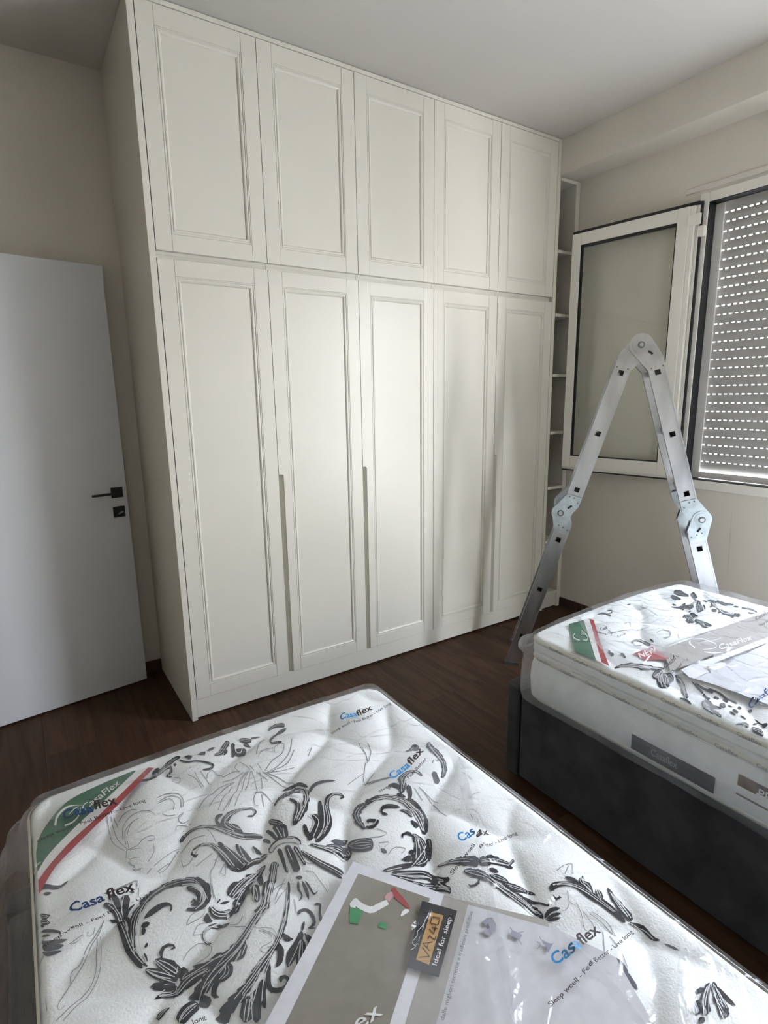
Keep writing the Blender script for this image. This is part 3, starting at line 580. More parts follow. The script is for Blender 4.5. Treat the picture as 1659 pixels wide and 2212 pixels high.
PRINT1 = """k2478 3103 2439 3063 2605 3006 2597 2887 2832 3046 2840 2965 3051 3262 3084 3182 3223 3531 3290 3424 3462 3815 3536 3682 3825 3942 3875 3843
w2829 3034 2834 3011 3059 3245 3067 3228 3234 3537 3244 3523 3473 3817 3481 3802 3780 3954 3789 3937
w3307 3521 3316 3507 3499 3745 3507 3730 3819 3856 3827 3838
k3741 3340 3754 3295 3857 3365 3857 3313 3975 3252 3924 3250 3927 3104 3892 3168 3747 3038 3729 3123 3552 3004 3552 3140 3325 3069 3389 3269 3184 3353 3343 3284 3359 3550 3469 3407 3486 3720 3557 3655
w3490 3102 3494 3123 3314 3210 3323 3227 3284 3376 3298 3370 3381 3564 3392 3552
w3618 3139 3620 3161 3428 3214 3436 3231 3387 3408 3401 3401 3504 3600 3516 3587
k3339 2960 3341 3049 3200 2972 3236 3078 3140 3185 3201 3175 3201 3368 3270 3300
k2580 3492 2599 3524 2533 3562 2573 3569 2591 3692 2609 3631 2660 3673 2651 3632
k2593 3529 2586 3487 2723 3522 2724 3459 2878 3612 2905 3553 2938 3787 3037 3732 3001 4029 3153 3986 3093 4381 3239 4240 3227 4456 3290 4348
k3025 3645 3072 3632 3042 3850 3148 3809 3133 4109 3269 4063 3233 4346 3338 4311
k3299 3869 3348 3860 3293 4046 3409 4023 3336 4275 3463 4237 3414 4376 3482 4336
k3568 4055 3610 4039 3574 4182 3653 4128 3654 4273 3719 4227
k3175 4437 3175 4371 3454 4411 3442 4303 3753 4436 3759 4294
w2990 3769 3002 3763 3077 3993 3088 3989 3197 4383 3213 4367
w3110 3768 3122 3763 3207 4053 3219 4049 3305 4318 3317 4316
w3265 3888 3278 3887 3296 4108 3309 4104 3406 4340 3418 4334
w3354 3885 3368 3886 3346 4087 3360 4087 3377 4297 3390 4297
w3564 4094 3579 4091 3572 4245 3587 4242
w3363 4360 3362 4345 3543 4346 3541 4331 3770 4398 3771 4376
k4056 3657 4129 3518 4134 3866 4227 3721 4212 4019 4296 3913
k3945 3782 3993 3763 3970 4054 4043 4025 3993 4276 4067 4256
k4067 3805 4184 3812 4064 4098 4182 4108 4056 4300 4153 4320
k4217 3914 4314 3960 4168 4140 4263 4188 4139 4288 4212 4332
k3808 3964 3861 3898 3878 4203 3924 4158
w4026 3857 4039 3857 4039 4173 4053 4171
w4125 3909 4139 3912 4103 4242 4117 4244
w4211 4046 4224 4054 4144 4282 4157 4290
k3816 4454 3776 4308 3934 4367 3918 4212 4085 4394 4113 4251 4239 4507 4313 4401 4289 4668 4367 4624
c3831 4422 3809 4334 3932 4359 3925 4266 4079 4390 4098 4306 4240 4519 4282 4454 4287 4649 4334 4617
k3921 4421 3994 4451 3887 4712 3959 4743 3852 5017 3904 5042
k4052 4470 4148 4493 4004 4788 4135 4824 3965 5118 4091 5159
k4165 4610 4244 4611 4171 4916 4229 4918 4173 5112 4221 5113
w3988 4508 4001 4514 3948 4756 3960 4762 3889 4988 3901 4996
w4078 4566 4091 4570 4043 4847 4056 4851
w4193 4672 4206 4672 4193 5060 4207 5060
k3948 5237 3973 5184 4040 5321 4070 5259
k3947 5275 3987 5306 3892 5414 3933 5438 3912 5528 3934 5548 3810 5620 3822 5648
k4004 5332 4040 5341 3983 5521 4043 5544 3979 5666 3996 5675
k4051 5373 4088 5376 4066 5565 4102 5567 4092 5672 4110 5649 4177 5659 4170 5637
k4245 4799 4280 4772 4442 5224 4497 5184 4700 5584 4783 5516
k4235 4873 4260 4857 4409 5298 4446 5273 4655 5642 4695 5611
w4267 4814 4280 4805 4458 5219 4470 5210 4723 5576 4737 5564
k4453 4764 4484 4723 4659 5033 4744 4929 4876 5235 5067 5047 4944 5364 5047 5348
w4548 4862 4560 4848 4785 5128 4800 5115 4895 5351 4908 5348
w4668 4950 4681 4935 4883 5121 4899 5107 4954 5333 4965 5334
k4359 3275 4355 3209 4513 3166 4521 3039 4728 3152 4771 2941 4993 3113 5056 2936 5049 3180 5178 3183 4937 3448 5058 3522 4716 3749 4798 3918 4485 4013 4515 4124 4404 4081 4411 4142
k4732 2853 4758 2757 4936 2894 4948 2802 5088 2950 5127 2867 5170 3146 5225 3101
w4756 3148 4773 3119 4896 3354 4917 3335 4795 3680 4807 3691 4536 3972 4544 3989
w4717 3293 4735 3272 4780 3491 4798 3486 4654 3767 4665 3780 4472 4004 4481 4020
w4935 2976 4950 2955 5066 3207 5084 3201 4874 3675 4886 3688 4546 4058 4554 4075
w5010 2935 5020 2922 5148 3153 5163 3152 5021 3498 5040 3497
k4669 3303 4746 3228 4706 3567 4804 3559 4545 3837 4620 3938 4408 4060 4432 4107
k4620 4815 4585 4700 4930 4636 4859 4492 5143 4376 5016 4330 5315 3926 5187 3922 5430 3724 5386 3627 5569 3696 5583 3643 5678 3769 5715 3735 5689 3816 5724 3847 5631 3810 5624 3841
k4506 4703 4466 4615 4729 4541 4658 4418 4932 4299 4803 4259 4958 4004 4828 4046
k5236 3574 5283 3613 5035 3970 5154 3985 4868 4330 4972 4412 4600 4586 4668 4708
k4570 4210 4635 4221 4504 4430 4592 4432 4497 4602 4585 4588
w4862 4022 4881 4012 4880 4286 4895 4291 4592 4622 4601 4634
w5289 3625 5302 3636 5065 4168 5081 4172 4876 4489 4887 4501 4624 4701 4631 4716
w4806 4032 4824 4027 4784 4279 4798 4286 4587 4485 4595 4500
m5168 3293 5148 3222 5336 3232 5331 3137 5496 3262 5522 3185 5761 3388 5777 3353
k3627 4530 3640 4587 3454 4523 3491 4734 3226 4568 3287 4836 2979 4734 3073 4939 2854 4878 2901 4980
k3458 4557 3526 4601 3397 4807 3489 4835 3395 4952 3431 4964
k3249 4781 3385 4861 3187 5100 3302 5170 3177 5295 3225 5322
k3063 4612 3105 4736 2902 4716 2961 4824 2813 4846 2863 4904
k3138 4731 3248 4915 2899 4977 2999 5145 2788 5139 2844 5303
w3525 4538 3525 4560 3263 4616 3266 4632 3014 4747 3019 4761 2851 4876 2858 4887
w3467 4569 3472 4587 3159 4788 3166 4799 2931 4981 2939 4989
w3411 4658 3417 4678 3201 4892 3205 4919 2931 5210 2936 5233
w3437 4645 3445 4662 3272 4926 3280 4942 3161 5235 3171 5246
w3358 4638 3362 4651 3097 4795 3102 4807 2861 4962 2867 4973
k3743 4570 3850 4736 3567 4833 3672 4990 3333 5258 3423 5378 3240 5400 3302 5579 3074 5441 3106 5666
w3751 4635 3761 4649 3600 4888 3610 4901 3303 5390 3312 5402
w3813 4703 3822 4717 3638 4954 3647 4967 3356 5460 3365 5470
w3782 4669 3792 4683 3623 4912 3632 4926 3334 5413 3343 5425
g4266 4666 4277 4668 4221 5054 4231 5050 4408 5230 4417 5222 4505 5475 4516 5469
g4146 5215 4153 5206 4252 5313 4261 5308 4279 5520 4289 5519 4310 5753 4321 5752
g3812 5066 3817 5078 3650 5186 3657 5196 3467 5438 3473 5448
g2696 4363 2705 4368 2636 4635 2646 4637 2615 4896 2624 4897
g2961 3888 2969 3898 2764 4115 2771 4130 2655 4437 2664 4441 2600 4819 2610 4821
g3001 4082 3009 4091 2876 4296 2886 4300 2924 4437 2920 4422 3032 4149 3023 4141
g2514 3009 2524 3011 2394 3348 2398 3330 2647 3227 2645 3207 2881 3331 2882 3314
g2351 3700 2350 3687 2472 3721 2467 3708 2692 3544 2686 3530
g2559 3848 2555 3837 2891 3802 2888 3789
g2866 2968 2875 2958 2979 3278 2989 3273 3007 3614 3018 3613
k3469 4838 3614 4949 3244 5358 3348 5491 3149 5429 3214 5607 2827 5708 2886 5851 2621 5827 2693 6029 2346 5862 2449 6161 2149 5975 2246 6222 1973 6038 2054 6257 1827 6108 1859 6238
w3505 4917 3516 4925 3267 5432 3275 5446 3047 5552 3052 5569 2692 5812 2697 5827 2410 5912 2411 5927 2001 5697 2000 5715
w3577 4946 3588 4954 3295 5513 3303 5526 3036 5685 3042 5700 2729 5916 2734 5930 2485 6003 2489 6017 2155 6058 2160 6071 1950 6231 1957 6242
w3176 5570 3182 5585 2846 5844 2852 5857 2630 5994 2635 6008 2411 6067 2416 6080 2181 6140 2187 6153 2029 6245 2036 6257
k2726 5851 2750 5957 2495 5905 2513 6011 2252 5874 2251 5976 2000 5691 1991 5760
k2185 5891 2197 6015 1934 5789 1973 5978 1732 5832 1792 5986 1664 5942 1698 6031
w2149 5970 2150 5984 1929 5899 1933 5913 1752 5934 1757 5948
k2322 6009 2506 6134 2340 6134 2433 6281 2223 6179 2259 6289
k2264 6155 2308 6244 2156 6216 2211 6295 2099 6346 2166 6379 2183 6450 2202 6420
k1991 6190 2118 6385 1910 6335 2010 6446
k2728 5885 2806 5969 2643 6079 2686 6144 2560 6115 2574 6162
w2791 5944 2799 5956 2641 6112 2649 6123
w2406 6083 2411 6096 2284 6137 2290 6150
k1901 6199 1938 6410 1713 6251 1788 6481 1578 6389 1661 6564
w1890 6288 1893 6303 1718 6363 1723 6376 1616 6473 1623 6484
k3812 5150 3856 5197 3567 5646 3628 5691 3333 5992 3396 6059 3137 6195 3188 6269 2938 6297 2996 6405 2734 6388 2802 6509 2551 6489 2625 6625 2371 6521 2457 6710 2180 6555 2285 6761 2046 6659 2171 6823
w3400 5973 3408 5984 3116 6243 3122 6253 2853 6354 2859 6366 2678 6442 2684 6453
w3785 5217 3795 5228 3439 5950 3450 5957
k2933 6369 3006 6410 2865 6557 2923 6587 2801 6694 2878 6711 2848 6815 2894 6766 3017 6849 3006 6797 3147 6796 3093 6763 3138 6698 3094 6726 3020 6672 3047 6723 2989 6738 3035 6754
k2747 6569 2843 6631 2658 6750 2758 6794 2661 6930 2721 6943
k2638 6629 2756 6716 2536 6806 2655 6882 2468 7001 2575 7060
k2474 6638 2604 6735 2390 6776 2540 6898 2320 6880 2462 7012
k3143 6200 3210 6201 3135 6342 3231 6373 3073 6468 3138 6521 3023 6533 3038 6552
k3268 6145 3369 6120 3309 6274 3378 6222 3411 6309 3433 6262
w3096 6290 3103 6300 2875 6475 2882 6485 2681 6614 2688 6623 2515 6780 2523 6788 2412 6963 2420 6970
w3021 6380 3030 6389 2805 6605 2813 6612 2673 6843 2683 6849
w2818 6442 2825 6452 2664 6570 2670 6580 2469 6638 2474 6648
w2613 6655 2622 6662 2527 6835 2536 6840 2477 7006 2486 7011
w2500 6644 2506 6654 2336 6728 2342 6739 2211 6798 2218 6809
w2734 6565 2743 6572 2649 6692 2658 6700 2505 6849 2513 6857
k3576 6205 3628 6253 3451 6315 3522 6387 3258 6433 3365 6534 3163 6592 3201 6621
k3511 6321 3588 6360 3388 6461 3530 6517 3307 6651 3378 6736 3270 6730 3274 6759
k3593 6284 3645 6268 3613 6413 3722 6417 3551 6479 3625 6514
k3616 6240 3588 6219 3727 6100 3692 6072
w3498 6354 3507 6362 3367 6473 3375 6480 3199 6596 3207 6604
w3499 6391 3510 6397 3417 6523 3428 6528 3323 6660 3334 6664
w3605 6291 3617 6293 3575 6510 3588 6510
k3702 5950 3664 5907 3730 5907 3728 5838 3826 5911 3864 5860 3848 6027 3916 6015 3819 6172 3864 6200 3705 6223 3777 6233 3817 6276 3833 6243
k4000 5864 4043 5773 4087 5862 4129 5852 3967 6088 4014 6096 3946 6256 4012 6212 4061 6191 4037 6166
k2457 4962 2522 4938 2479 5142 2598 5043 2658 5231 2668 5095 2851 5246 2831 5050
k2375 5021 2472 5066 2344 5158 2441 5134 2448 5229 2489 5158
k2707 5293 2667 5480 2482 5225 2483 5298 2318 5254 2347 5305 2249 5349 2298 5360 2274 5466 2315 5444 2335 5576 2348 5531
k2628 4957 2617 4936 2705 4905 2689 4877
k2670 4987 2675 4948 2816 5007 2821 4970
w2501 4961 2511 4955 2584 5116 2592 5107 2734 5171 2739 5161
w2540 4959 2549 4950 2662 5106 2670 5096 2786 5134 2789 5124
w2649 5250 2647 5269 2426 5258 2430 5268 2289 5343 2299 5349 2309 5446 2319 5453
g2903 5416 2908 5430 2793 5521 2794 5536 2678 5414 2675 5429
g2659 5479 2663 5466 2970 5777 2974 5766 3185 5950 3191 5942 3222 6084 3231 6080
g3005 5878 3012 5869 3131 6030 3140 6026 3114 6162 3119 6170 2970 6155 2972 6165 2912 6205 2921 6207 2959 6276 2966 6271
g3057 5889 3064 5882 3184 6083 3193 6080 3145 6220 3150 6229 3024 6207 3024 6217
g3549 5207 3546 5192 3671 5104 3671 5091 3774 5166 3775 5155
g3440 5528 3436 5516 3636 5347 3632 5335 3792 5228 3788 5217
g3762 5558 3773 5558 3664 5869 3674 5872
k2144 4847 2156 4784 2332 4941 2327 4855 2529 4863 2469 4794 2624 4539 2499 4560 2500 4181 2419 4368 2294 4015 2258 4268 2038 3880 2030 4126 1777 3863 1797 4119 1551 3985 1611 4236 1369 4222 1466 4468 1250 4608 1380 4749 1208 4935 1327 4989 1269 5187 1348 5171 1405 5369 1428 5357
k2260 4774 2232 4684 2294 4720 2329 4669 2301 4797 2328 4844 2242 4746 2228 4799
k2240 4389 2301 4277 2340 4549 2415 4482 2361 4685 2446 4715 2325 4765 2347 4853 2270 4720 2248 4781
w2219 4226 2223 4204 2412 4377 2420 4361 2488 4650 2500 4649 2440 4817 2448 4829 2274 4884 2278 4899
w2345 4406 2355 4395 2439 4620 2451 4619 2368 4804 2379 4812
w1979 3970 1981 4000 1680 4037 1684 4073 1481 4365 1490 4384 1355 4715 1365 4725 1321 5002 1331 5006 1378 5293 1388 5294
w1659 4160 1667 4185 1478 4495 1487 4511 1385 4835 1395 4843 1373 5077 1383 5079 1413 5281 1423 5282
k991 3866 1031 3803 1087 4006 1168 3954 1138 4191 1249 4173 1151 4608 1257 4652 1174 4969 1290 4984 1258 5227 1341 5223 1325 5349 1352 5348
w1067 3892 1077 3887 1167 4115 1178 4112 1206 4580 1217 4583 1253 5015 1263 5015 1361 5300 1370 5299
w1212 4143 1224 4142 1243 4560 1254 4564 1269 4925 1279 4926 1370 5256 1379 5255
k1242 4134 1304 4114 1285 4433 1347 4466 1271 4640 1300 4668
k1073 3769 1122 3650 1147 3837 1231 3777 1152 3945 1251 3953 1167 4105 1249 4108
k1254 3858 1368 3775 1290 3891 1408 3915 1263 4044 1340 4084 1222 4134 1279 4165
k1427 3779 1465 3732 1476 3838 1501 3809
k1038 4157 1062 4126 1101 4214 1114 4171 1191 4214 1190 4179
k1458 4007 1477 4035 1333 4079 1362 4107 1260 4174 1289 4268
w1121 3752 1132 3751 1157 3976 1168 3974 1223 4176 1234 4173
w1322 3821 1332 3829 1254 4011 1265 4016 1245 4149 1256 4150
k1532 4567 1523 4527 1655 4577 1628 4430 1781 4548 1765 4399 1889 4541 1904 4448 1937 4602 1973 4603 1900 4689 1928 4720
k1479 4769 1450 4644 1546 4754 1527 4626 1587 4725 1585 4688
k1474 4885 1431 4844 1523 4762 1466 4702
k1460 5107 1426 5059 1495 5046 1478 5022
k1386 5150 1438 5161 1419 5303 1439 5307
k1363 5408 1394 5368 1450 5540 1517 5450 1577 5682 1656 5551 1729 5807 1805 5651
k1508 5364 1566 5308 1583 5503 1697 5415 1675 5653 1824 5567 1764 5744 1872 5697
k1680 5446 1744 5424 1713 5527 1799 5517 1722 5600 1812 5608
k1394 5672 1413 5585 1536 5774 1552 5655 1712 5871 1727 5705
k1423 5875 1419 5840 1529 5880 1531 5813 1697 6020 1669 5869 1770 5852 1661 5759
k1658 5383 1598 5360 1658 5295 1611 5252 1721 5249 1707 5195 1799 5274 1815 5240 1818 5302 1852 5330 1772 5308 1777 5328
k1821 5625 1906 5605 1843 5659 1933 5773 1771 5690 1843 5851
w1387 5406 1395 5401 1485 5547 1491 5541 1749 5794 1754 5785
w1515 5344 1523 5341 1581 5480 1590 5476 1676 5625 1684 5620
w1479 5814 1475 5801 1578 5781 1575 5768
w1484 5854 1484 5842 1674 5919 1675 5901
w1799 5588 1808 5594 1763 5661 1772 5667
k1796 5841 1777 5724 1987 5862 1976 5772 2212 5952 2194 5821 2431 5932 2405 5799
w1818 5805 1816 5789 2059 5861 2056 5845 2395 5899 2393 5883
k1780 5971 1756 5876 1960 6007 1932 5888 2127 6003 2103 5900
k1408 6271 1359 6123 1468 6193 1443 6093 1567 6157 1562 6124
m84 2807 80 2720 183 2810 173 2688 289 2877 296 2788 434 2926 423 2833 550 2850 529 2751
m153 2949 151 2875 270 2984 267 2914
m80 3249 80 3135 80 3218 80 3160
m80 3414 80 3277 130 3540 128 3386 232 3531 222 3462
m80 3581 80 3427 137 3646 144 3503 214 3686 222 3645
m80 3627 80 3552 122 3678 119 3627
m80 3760 80 3698 179 3836 178 3765 322 3967 339 3926 331 4019 352 4025
m80 3855 80 3806 207 3939 201 3890
m80 4000 80 3906 169 4088 162 3995 427 4201 424 4137
m80 4095 80 3983 163 4202 156 4091 376 4279 369 4194
m80 4178 80 4113 157 4293 151 4205 337 4334 333 4292
g962 4142 969 4149 806 4305 812 4312 658 4451 665 4456 543 4678 549 4693 431 4723 438 4736 400 4941 408 4947
g967 4108 975 4114 874 4280 881 4286 722 4435 729 4440 604 4691 611 4705 483 4860 489 4871 242 5138 249 5147 236 5281 240 5275 312 5251 308 5240
g830 4345 839 4348 779 4695 787 4704 749 4958 757 4966 649 5151 655 5160 446 5264 451 5276 186 5426 191 5437
g881 4329 890 4331 844 4762 852 4771 788 5026 795 5034 673 5199 678 5207 455 5341 460 5353 265 5484 270 5495
g723 4204 731 4210 700 4272 706 4267 784 4287 778 4279 832 4182 825 4176
g464 4281 463 4269 559 4295 555 4285 661 4207 662 4218 447 4260 451 4272
g2084 5082 2077 5074 2189 4956 2185 4946 2408 4946 2412 4936 2338 5048 2342 5058 2079 5073 2081 5084
g2135 5276 2129 5269 2239 5163 2234 5154 2341 5174 2341 5164
g2131 5277 2133 5268 2277 5320 2279 5312
g1907 5533 1901 5526 2032 5447 2029 5439 2227 5423 2228 5416 2316 5603 2324 5605 2244 5735 2247 5748 2042 5709 2043 5723
g1040 3633 1038 3618 1218 3623 1216 3608 1515 3570 1514 3553
g1251 3641 1249 3626 1400 3604 1399 3589 1588 3572 1587 3555
g1524 2996 1534 3001 1531 3077 1538 3074 1594 3159 1603 3161 1563 3222 1569 3216 1689 3309 1690 3298
g1583 3561 1592 3567 1530 3766 1539 3772
g1942 3522 1938 3511 2197 3452 2193 3442
g80 4973 80 4965 80 5026 80 5022 80 5130 80 5138 80 5127 80 5138
g80 4919 80 4911 80 5026 85 5025 85 5180 93 5187
g1354 1480 1364 1481 1338 1826 1348 1823 1350 2315 1359 2314 1511 2724 1517 2719
g1423 1521 1433 1519 1420 1943 1429 1952 1442 2330 1451 2330 1550 2709 1557 2706
g1474 1546 1484 1540 1493 1978 1503 1983
g1546 1817 1539 1795 1645 1675 1641 1651 1803 1683 1803 1661 1903 1796 1906 1778
g1531 2426 1522 2416 1583 2094 1575 2079 1729 1906 1725 1886 1927 1896 1927 1876 2101 2012 2106 1996 2179 2204 2187 2194
g1558 2601 1549 2593 1598 2247 1590 2233 1759 2084 1753 2067
g1594 2719 1585 2713 1608 2416 1600 2406 1733 2125 1727 2109 1895 2081 1892 2063
g1545 2725 1554 2736 1503 2864 1511 2869 1558 2967 1566 2969 1539 3062 1547 3063 1609 3168 1618 3171 1566 3212 1571 3205 1714 3299 1714 3289
g1550 2738 1549 2723 1726 2794 1723 2779 1834 2718 1830 2703 1966 2706 1966 2691 2044 2757 2052 2751 2026 2843 2030 2856 1925 2801 1924 2815
g1987 2930 1996 2934 1966 3111 1974 3120 1828 3248 1834 3259
g1581 2769 1581 2755 1779 2891 1780 2878
g1562 2974 1562 2962 1726 3070 1726 3058
g2330 1684 2330 1663 2544 1643 2546 1622 2751 1723 2759 1705 2795 1958 2807 1954 2741 2177 2751 2180
g2331 1877 2331 1858 2541 1837 2545 1818 2601 2002 2612 1999 2532 2211 2541 2217
g2364 1821 2363 1801 2603 1749 2606 1728 2746 1910 2757 1901 2695 2199 2706 2200
g2308 2250 2315 2236 2403 2361 2407 2346 2537 2382 2539 2366
g2692 2376 2698 2387 2555 2526 2565 2530 2610 2625 2619 2614
g2855 1074 2856 1091 2761 1138 2748 1153 2850 1022 2850 1005 2928 1141 2938 1141 2888 1207 2891 1225 2810 1184 2803 1219
g1961 3556 1958 3546 2112 3527 2106 3518 2405 3226 2399 3217
g1772 3453 1766 3443 1872 3408 1867 3398
g1911 3392 1908 3381 2409 3205 2406 3196
g2361 3534 2370 3540 2349 3726 2357 3730
g1055 3619 1054 3606 1276 3641 1274 3628 1534 3557 1532 3542
g1240 3671 1237 3658 1430 3590 1428 3576 1569 3545 1568 3529
g1562 3649 1571 3649 1569 3796 1577 3798 1525 3938 1533 3942
k2177 687 2182 630 2354 841 2356 695 2568 696 2543 522 2738 621 2707 469 2965 525 2949 334 3117 495 3119 338
k2425 877 2411 769 2620 643 2597 543 2804 662 2829 512 2802 728 2849 795 2677 822 2735 832 2804 945 2813 913
k2446 665 2427 520 2629 574 2588 394
k2908 697 2910 570 2969 691 2971 604
k3052 560 3075 509 3180 797 3198 735 3385 910 3399 867 3601 1133 3633 1076 3647 1199 3709 1205 3591 1240 3592 1302 3428 1203 3418 1256
k3180 567 3226 435 3283 729 3353 618 3265 630 3263 728
m3474 703 3493 602 3596 769 3658 659 3554 809 3581 848
m3694 705 3702 601 3893 683 3905 552
k3808 955 3808 880 4007 950 3965 782 4241 674 4196 469 4278 601 4286 499
k4014 1018 3983 970 4157 888 4106 792
k4300 628 4379 643 4206 946 4307 970 4154 1094 4201 1111
k4299 879 4492 880 4244 1073 4438 1150
k4473 868 4582 933 4342 1038 4407 1317
k4506 624 4568 487 4631 756 4720 547 4785 745 4829 632
k4530 825 4626 700 4686 904 4719 867
k4796 656 4826 544 5072 618 5083 579
k5329 541 5326 484 5497 522 5519 389 5678 632 5754 492 5685 652 5731 652
k5742 671 5747 752 5478 701 5466 818 5193 937 5193 1067 5106 1280 5158 1186 5261 1361 5303 1244 5335 1388 5358 1334
w4335 784 4354 785 4298 976 4317 964 4404 1021 4399 1005 4508 864 4488 867 4448 735 4435 762 4345 771 4344 798
w2502 650 2502 613 2709 623 2706 598 2929 573 2926 541
g4214 1932 4220 1949 3991 2107 3999 2121 3585 2657 3590 2676 3364 2905 3370 2923
g4267 1932 4276 1945 4019 2240 4028 2251 3630 2885 3638 2899
g4309 1962 4319 1973 4151 2236 4161 2246 4037 2325 4044 2343
g4329 1980 4342 1982 4297 2266 4310 2269 4222 2601 4236 2601
g4469 2102 4483 2105 4428 2336 4441 2341 4353 2522 4364 2530
g4404 2070 4417 2061 4547 2375 4560 2371 4488 2390 4492 2404
g4526 2105 4538 2095 4669 2409 4681 2400 4882 2847 4893 2840
g4559 2159 4569 2147 4759 2391 4770 2380 5018 2793 5029 2782
g3912 2050 3911 2066 3550 1973 3551 1990 3242 2086 3244 2118 3024 2361 3028 2388
g3880 2062 3882 2078 3557 2100 3559 2122 3191 2537 3195 2560
g3809 2109 3816 2123 3549 2378 3554 2402 3300 2807 3307 2823
g4165 1455 4169 1482 4059 1610 4071 1617 4085 1849 4098 1842
g4214 1479 4228 1462 4302 1842 4315 1834 4286 1952 4299 1954
g4350 1787 4363 1779 4384 1981 4397 1975
g4526 1823 4540 1819 4537 2072 4550 2069
g4601 2144 4595 2130 4849 1942 4846 1924 5200 1786 5194 1769 5355 1422 5338 1440 5129 1446 5129 1472 5010 1660 5020 1673
g4631 2197 4630 2181 4933 2137 4930 2121 5343 1856 5335 1842 5627 1356 5616 1342
g4732 2215 4732 2199 5147 2159 5144 2144 5473 1827 5465 1813
g4647 1612 4642 1592 4795 1440 4798 1409 5062 1486 5069 1457
g4642 1479 4634 1460 4933 922 4936 875 5100 866 5111 815
g4628 2197 4633 2181 4913 2300 4917 2285 5241 2316 5244 2302
g3246 1200 3258 1200 3257 1425 3270 1423 3308 1674 3321 1669
g3363 1239 3376 1235 3412 1500 3425 1494 3471 1725 3483 1720
g3447 1508 3436 1501 3512 1379 3505 1365 3639 1358 3647 1344 3740 1703 3751 1691
g3103 1171 3113 1160 3215 1400 3227 1394 3256 1683 3268 1680
g2710 2333 2716 2346 2564 2471 2575 2476 2613 2642 2619 2627 2770 2549 2768 2534
g2455 2786 2447 2777 2519 2687 2519 2672 2769 2732 2773 2708
g4226 2591 4232 2610 4066 2819 4077 2828 4009 3043 4022 3038 4064 3099 4074 3084
g4285 2643 4300 2626 4345 2881 4359 2870 4385 3089 4396 3090
g4260 2771 4273 2771 4164 3143 4178 3141
g4164 2640 4174 2613 4271 2692 4280 2668
g4235 1948 4242 1963 3890 2238 3898 2249 3503 2838 3509 2855
g4175 1900 4176 1920 3921 1948 3921 1967 3689 1868 3687 1888
g4127 1818 4122 1838 3972 1724 3969 1747 3733 1724 3733 1749
m5592 4972 5545 4984 5685 4658 5522 4658 5792 4417 5699 4229 6007 4354 5989 4191
k5985 4355 6012 4190 6238 4374 6281 4240 6466 4468 6538 4370 6621 4625 6729 4556 6718 4897 6887 4826 6641 5235 6868 5167 6559 5463 6729 5455 6505 5605 6606 5618
w6005 4359 6007 4341 6326 4384 6333 4367 6540 4528 6554 4517 6724 4799 6740 4795 6646 5219 6668 5212 6557 5525 6581 5517
w6758 4670 6775 4664 6845 4953 6874 4934 6769 5320 6793 5314 6604 5572 6614 5585
w6617 4541 6633 4533 6778 4804 6795 4801 6700 5261 6722 5254 6582 5546 6606 5539
k6801 4661 6877 4637 6870 4906 6971 4895 6762 5307 6866 5315 6589 5568 6628 5627
k5581 4967 5627 4872 5722 5065 5755 4933 5925 4934 5886 4871 5886 4806 5823 4907 5765 4715 5741 4810 5693 4874 5724 4881
w5650 4935 5659 4911 5791 4966 5795 4943 5912 4864 5908 4844
k6216 4819 6153 4882 6206 4641 6119 4704 6249 4585 6229 4525 6366 4625 6407 4553 6567 4738 6601 4700
k6507 4817 6579 4739 6530 4997 6676 4879 6554 5175 6617 5143
k6467 5255 6529 5224 6442 5476 6600 5397
k6258 5578 6316 5555 6152 5775 6453 5686 6018 5952 6389 6056 5927 5996 6118 6277 5867 6136 5890 6251
k6504 5697 6567 5794 6337 5933 6413 6043 6080 6136 6232 6199
k6067 5877 6006 6012 5955 5901 5925 5968
k5954 5969 5859 6135 5751 5980 5729 6020
k6300 5588 6203 5644 6246 5479 6189 5547 6073 5499 6083 5544 6030 5603 6064 5604
w6568 5619 6577 5633 6295 5941 6309 5945 5973 6126 5978 6139 5793 6198 5797 6211
w6321 5691 6339 5692 6185 5909 6203 5910
k6805 4529 6737 4463 7015 4364 6885 4291 7042 4233 6963 4100 7242 4120 7272 4019 7430 4168 7484 4115 7460 4324 7515 4298
k6625 4200 6655 4141 6735 4272 6826 4180 6807 4445 6909 4385
k6985 4367 7089 4384 6912 4549 7009 4578 6846 4681 6889 4702
k6653 4475 6719 4423 6778 4630 6843 4583
w7277 4117 7279 4137 7083 4212 7091 4228 6891 4397 6902 4409
m8403 3258 8526 3252 8248 3611 8503 3489 8219 4000 8409 3945 8063 4301 8211 4324 7877 4492 7950 4519
w8456 3298 8476 3299 8313 3660 8341 3649 8215 4124 8242 4114
m7958 3219 8096 3063 8014 3464 8251 3186
m7766 3282 7821 3176 8050 3302 8127 3093
m7756 4300 7883 4294 7624 4610 7787 4595
g7011 2444 7025 2449 6777 3092 6794 3092 6689 3138 6691 3154
g7007 2291 7021 2293 6874 2833 6894 2826 6755 3128 6772 3126
g7181 2436 7196 2439 7084 2747 7102 2747 6784 3130 6796 3138
g6302 3693 6302 3666 6697 3149 6683 3143
g6297 3740 6313 3707 6835 3972 6844 3952
g6311 3774 6315 3745 6729 3485 6745 3438
g5953 3597 5952 3583 6457 3434 6456 3421
g7110 4516 7125 4514 7087 4829 7102 4827
g7218 4536 7234 4530 7341 5050 7355 5046
g7252 4612 7268 4608 7214 5501 7235 5490
g5515 5232 5523 5218 5701 5346 5707 5331 5850 5324 5836 5326 5759 5095 5747 5106
g5573 5462 5580 5449 5744 5545 5757 5539 5604 5600 5606 5613
g5593 5784 5590 5772 5764 5714 5769 5700 5935 5828 5948 5821 5822 5876 5826 5887
g6332 3828 6343 3803 6977 4033 6985 4014
g5753 1975 5749 1960 5918 1855 5936 1852 5714 2085 5726 2092
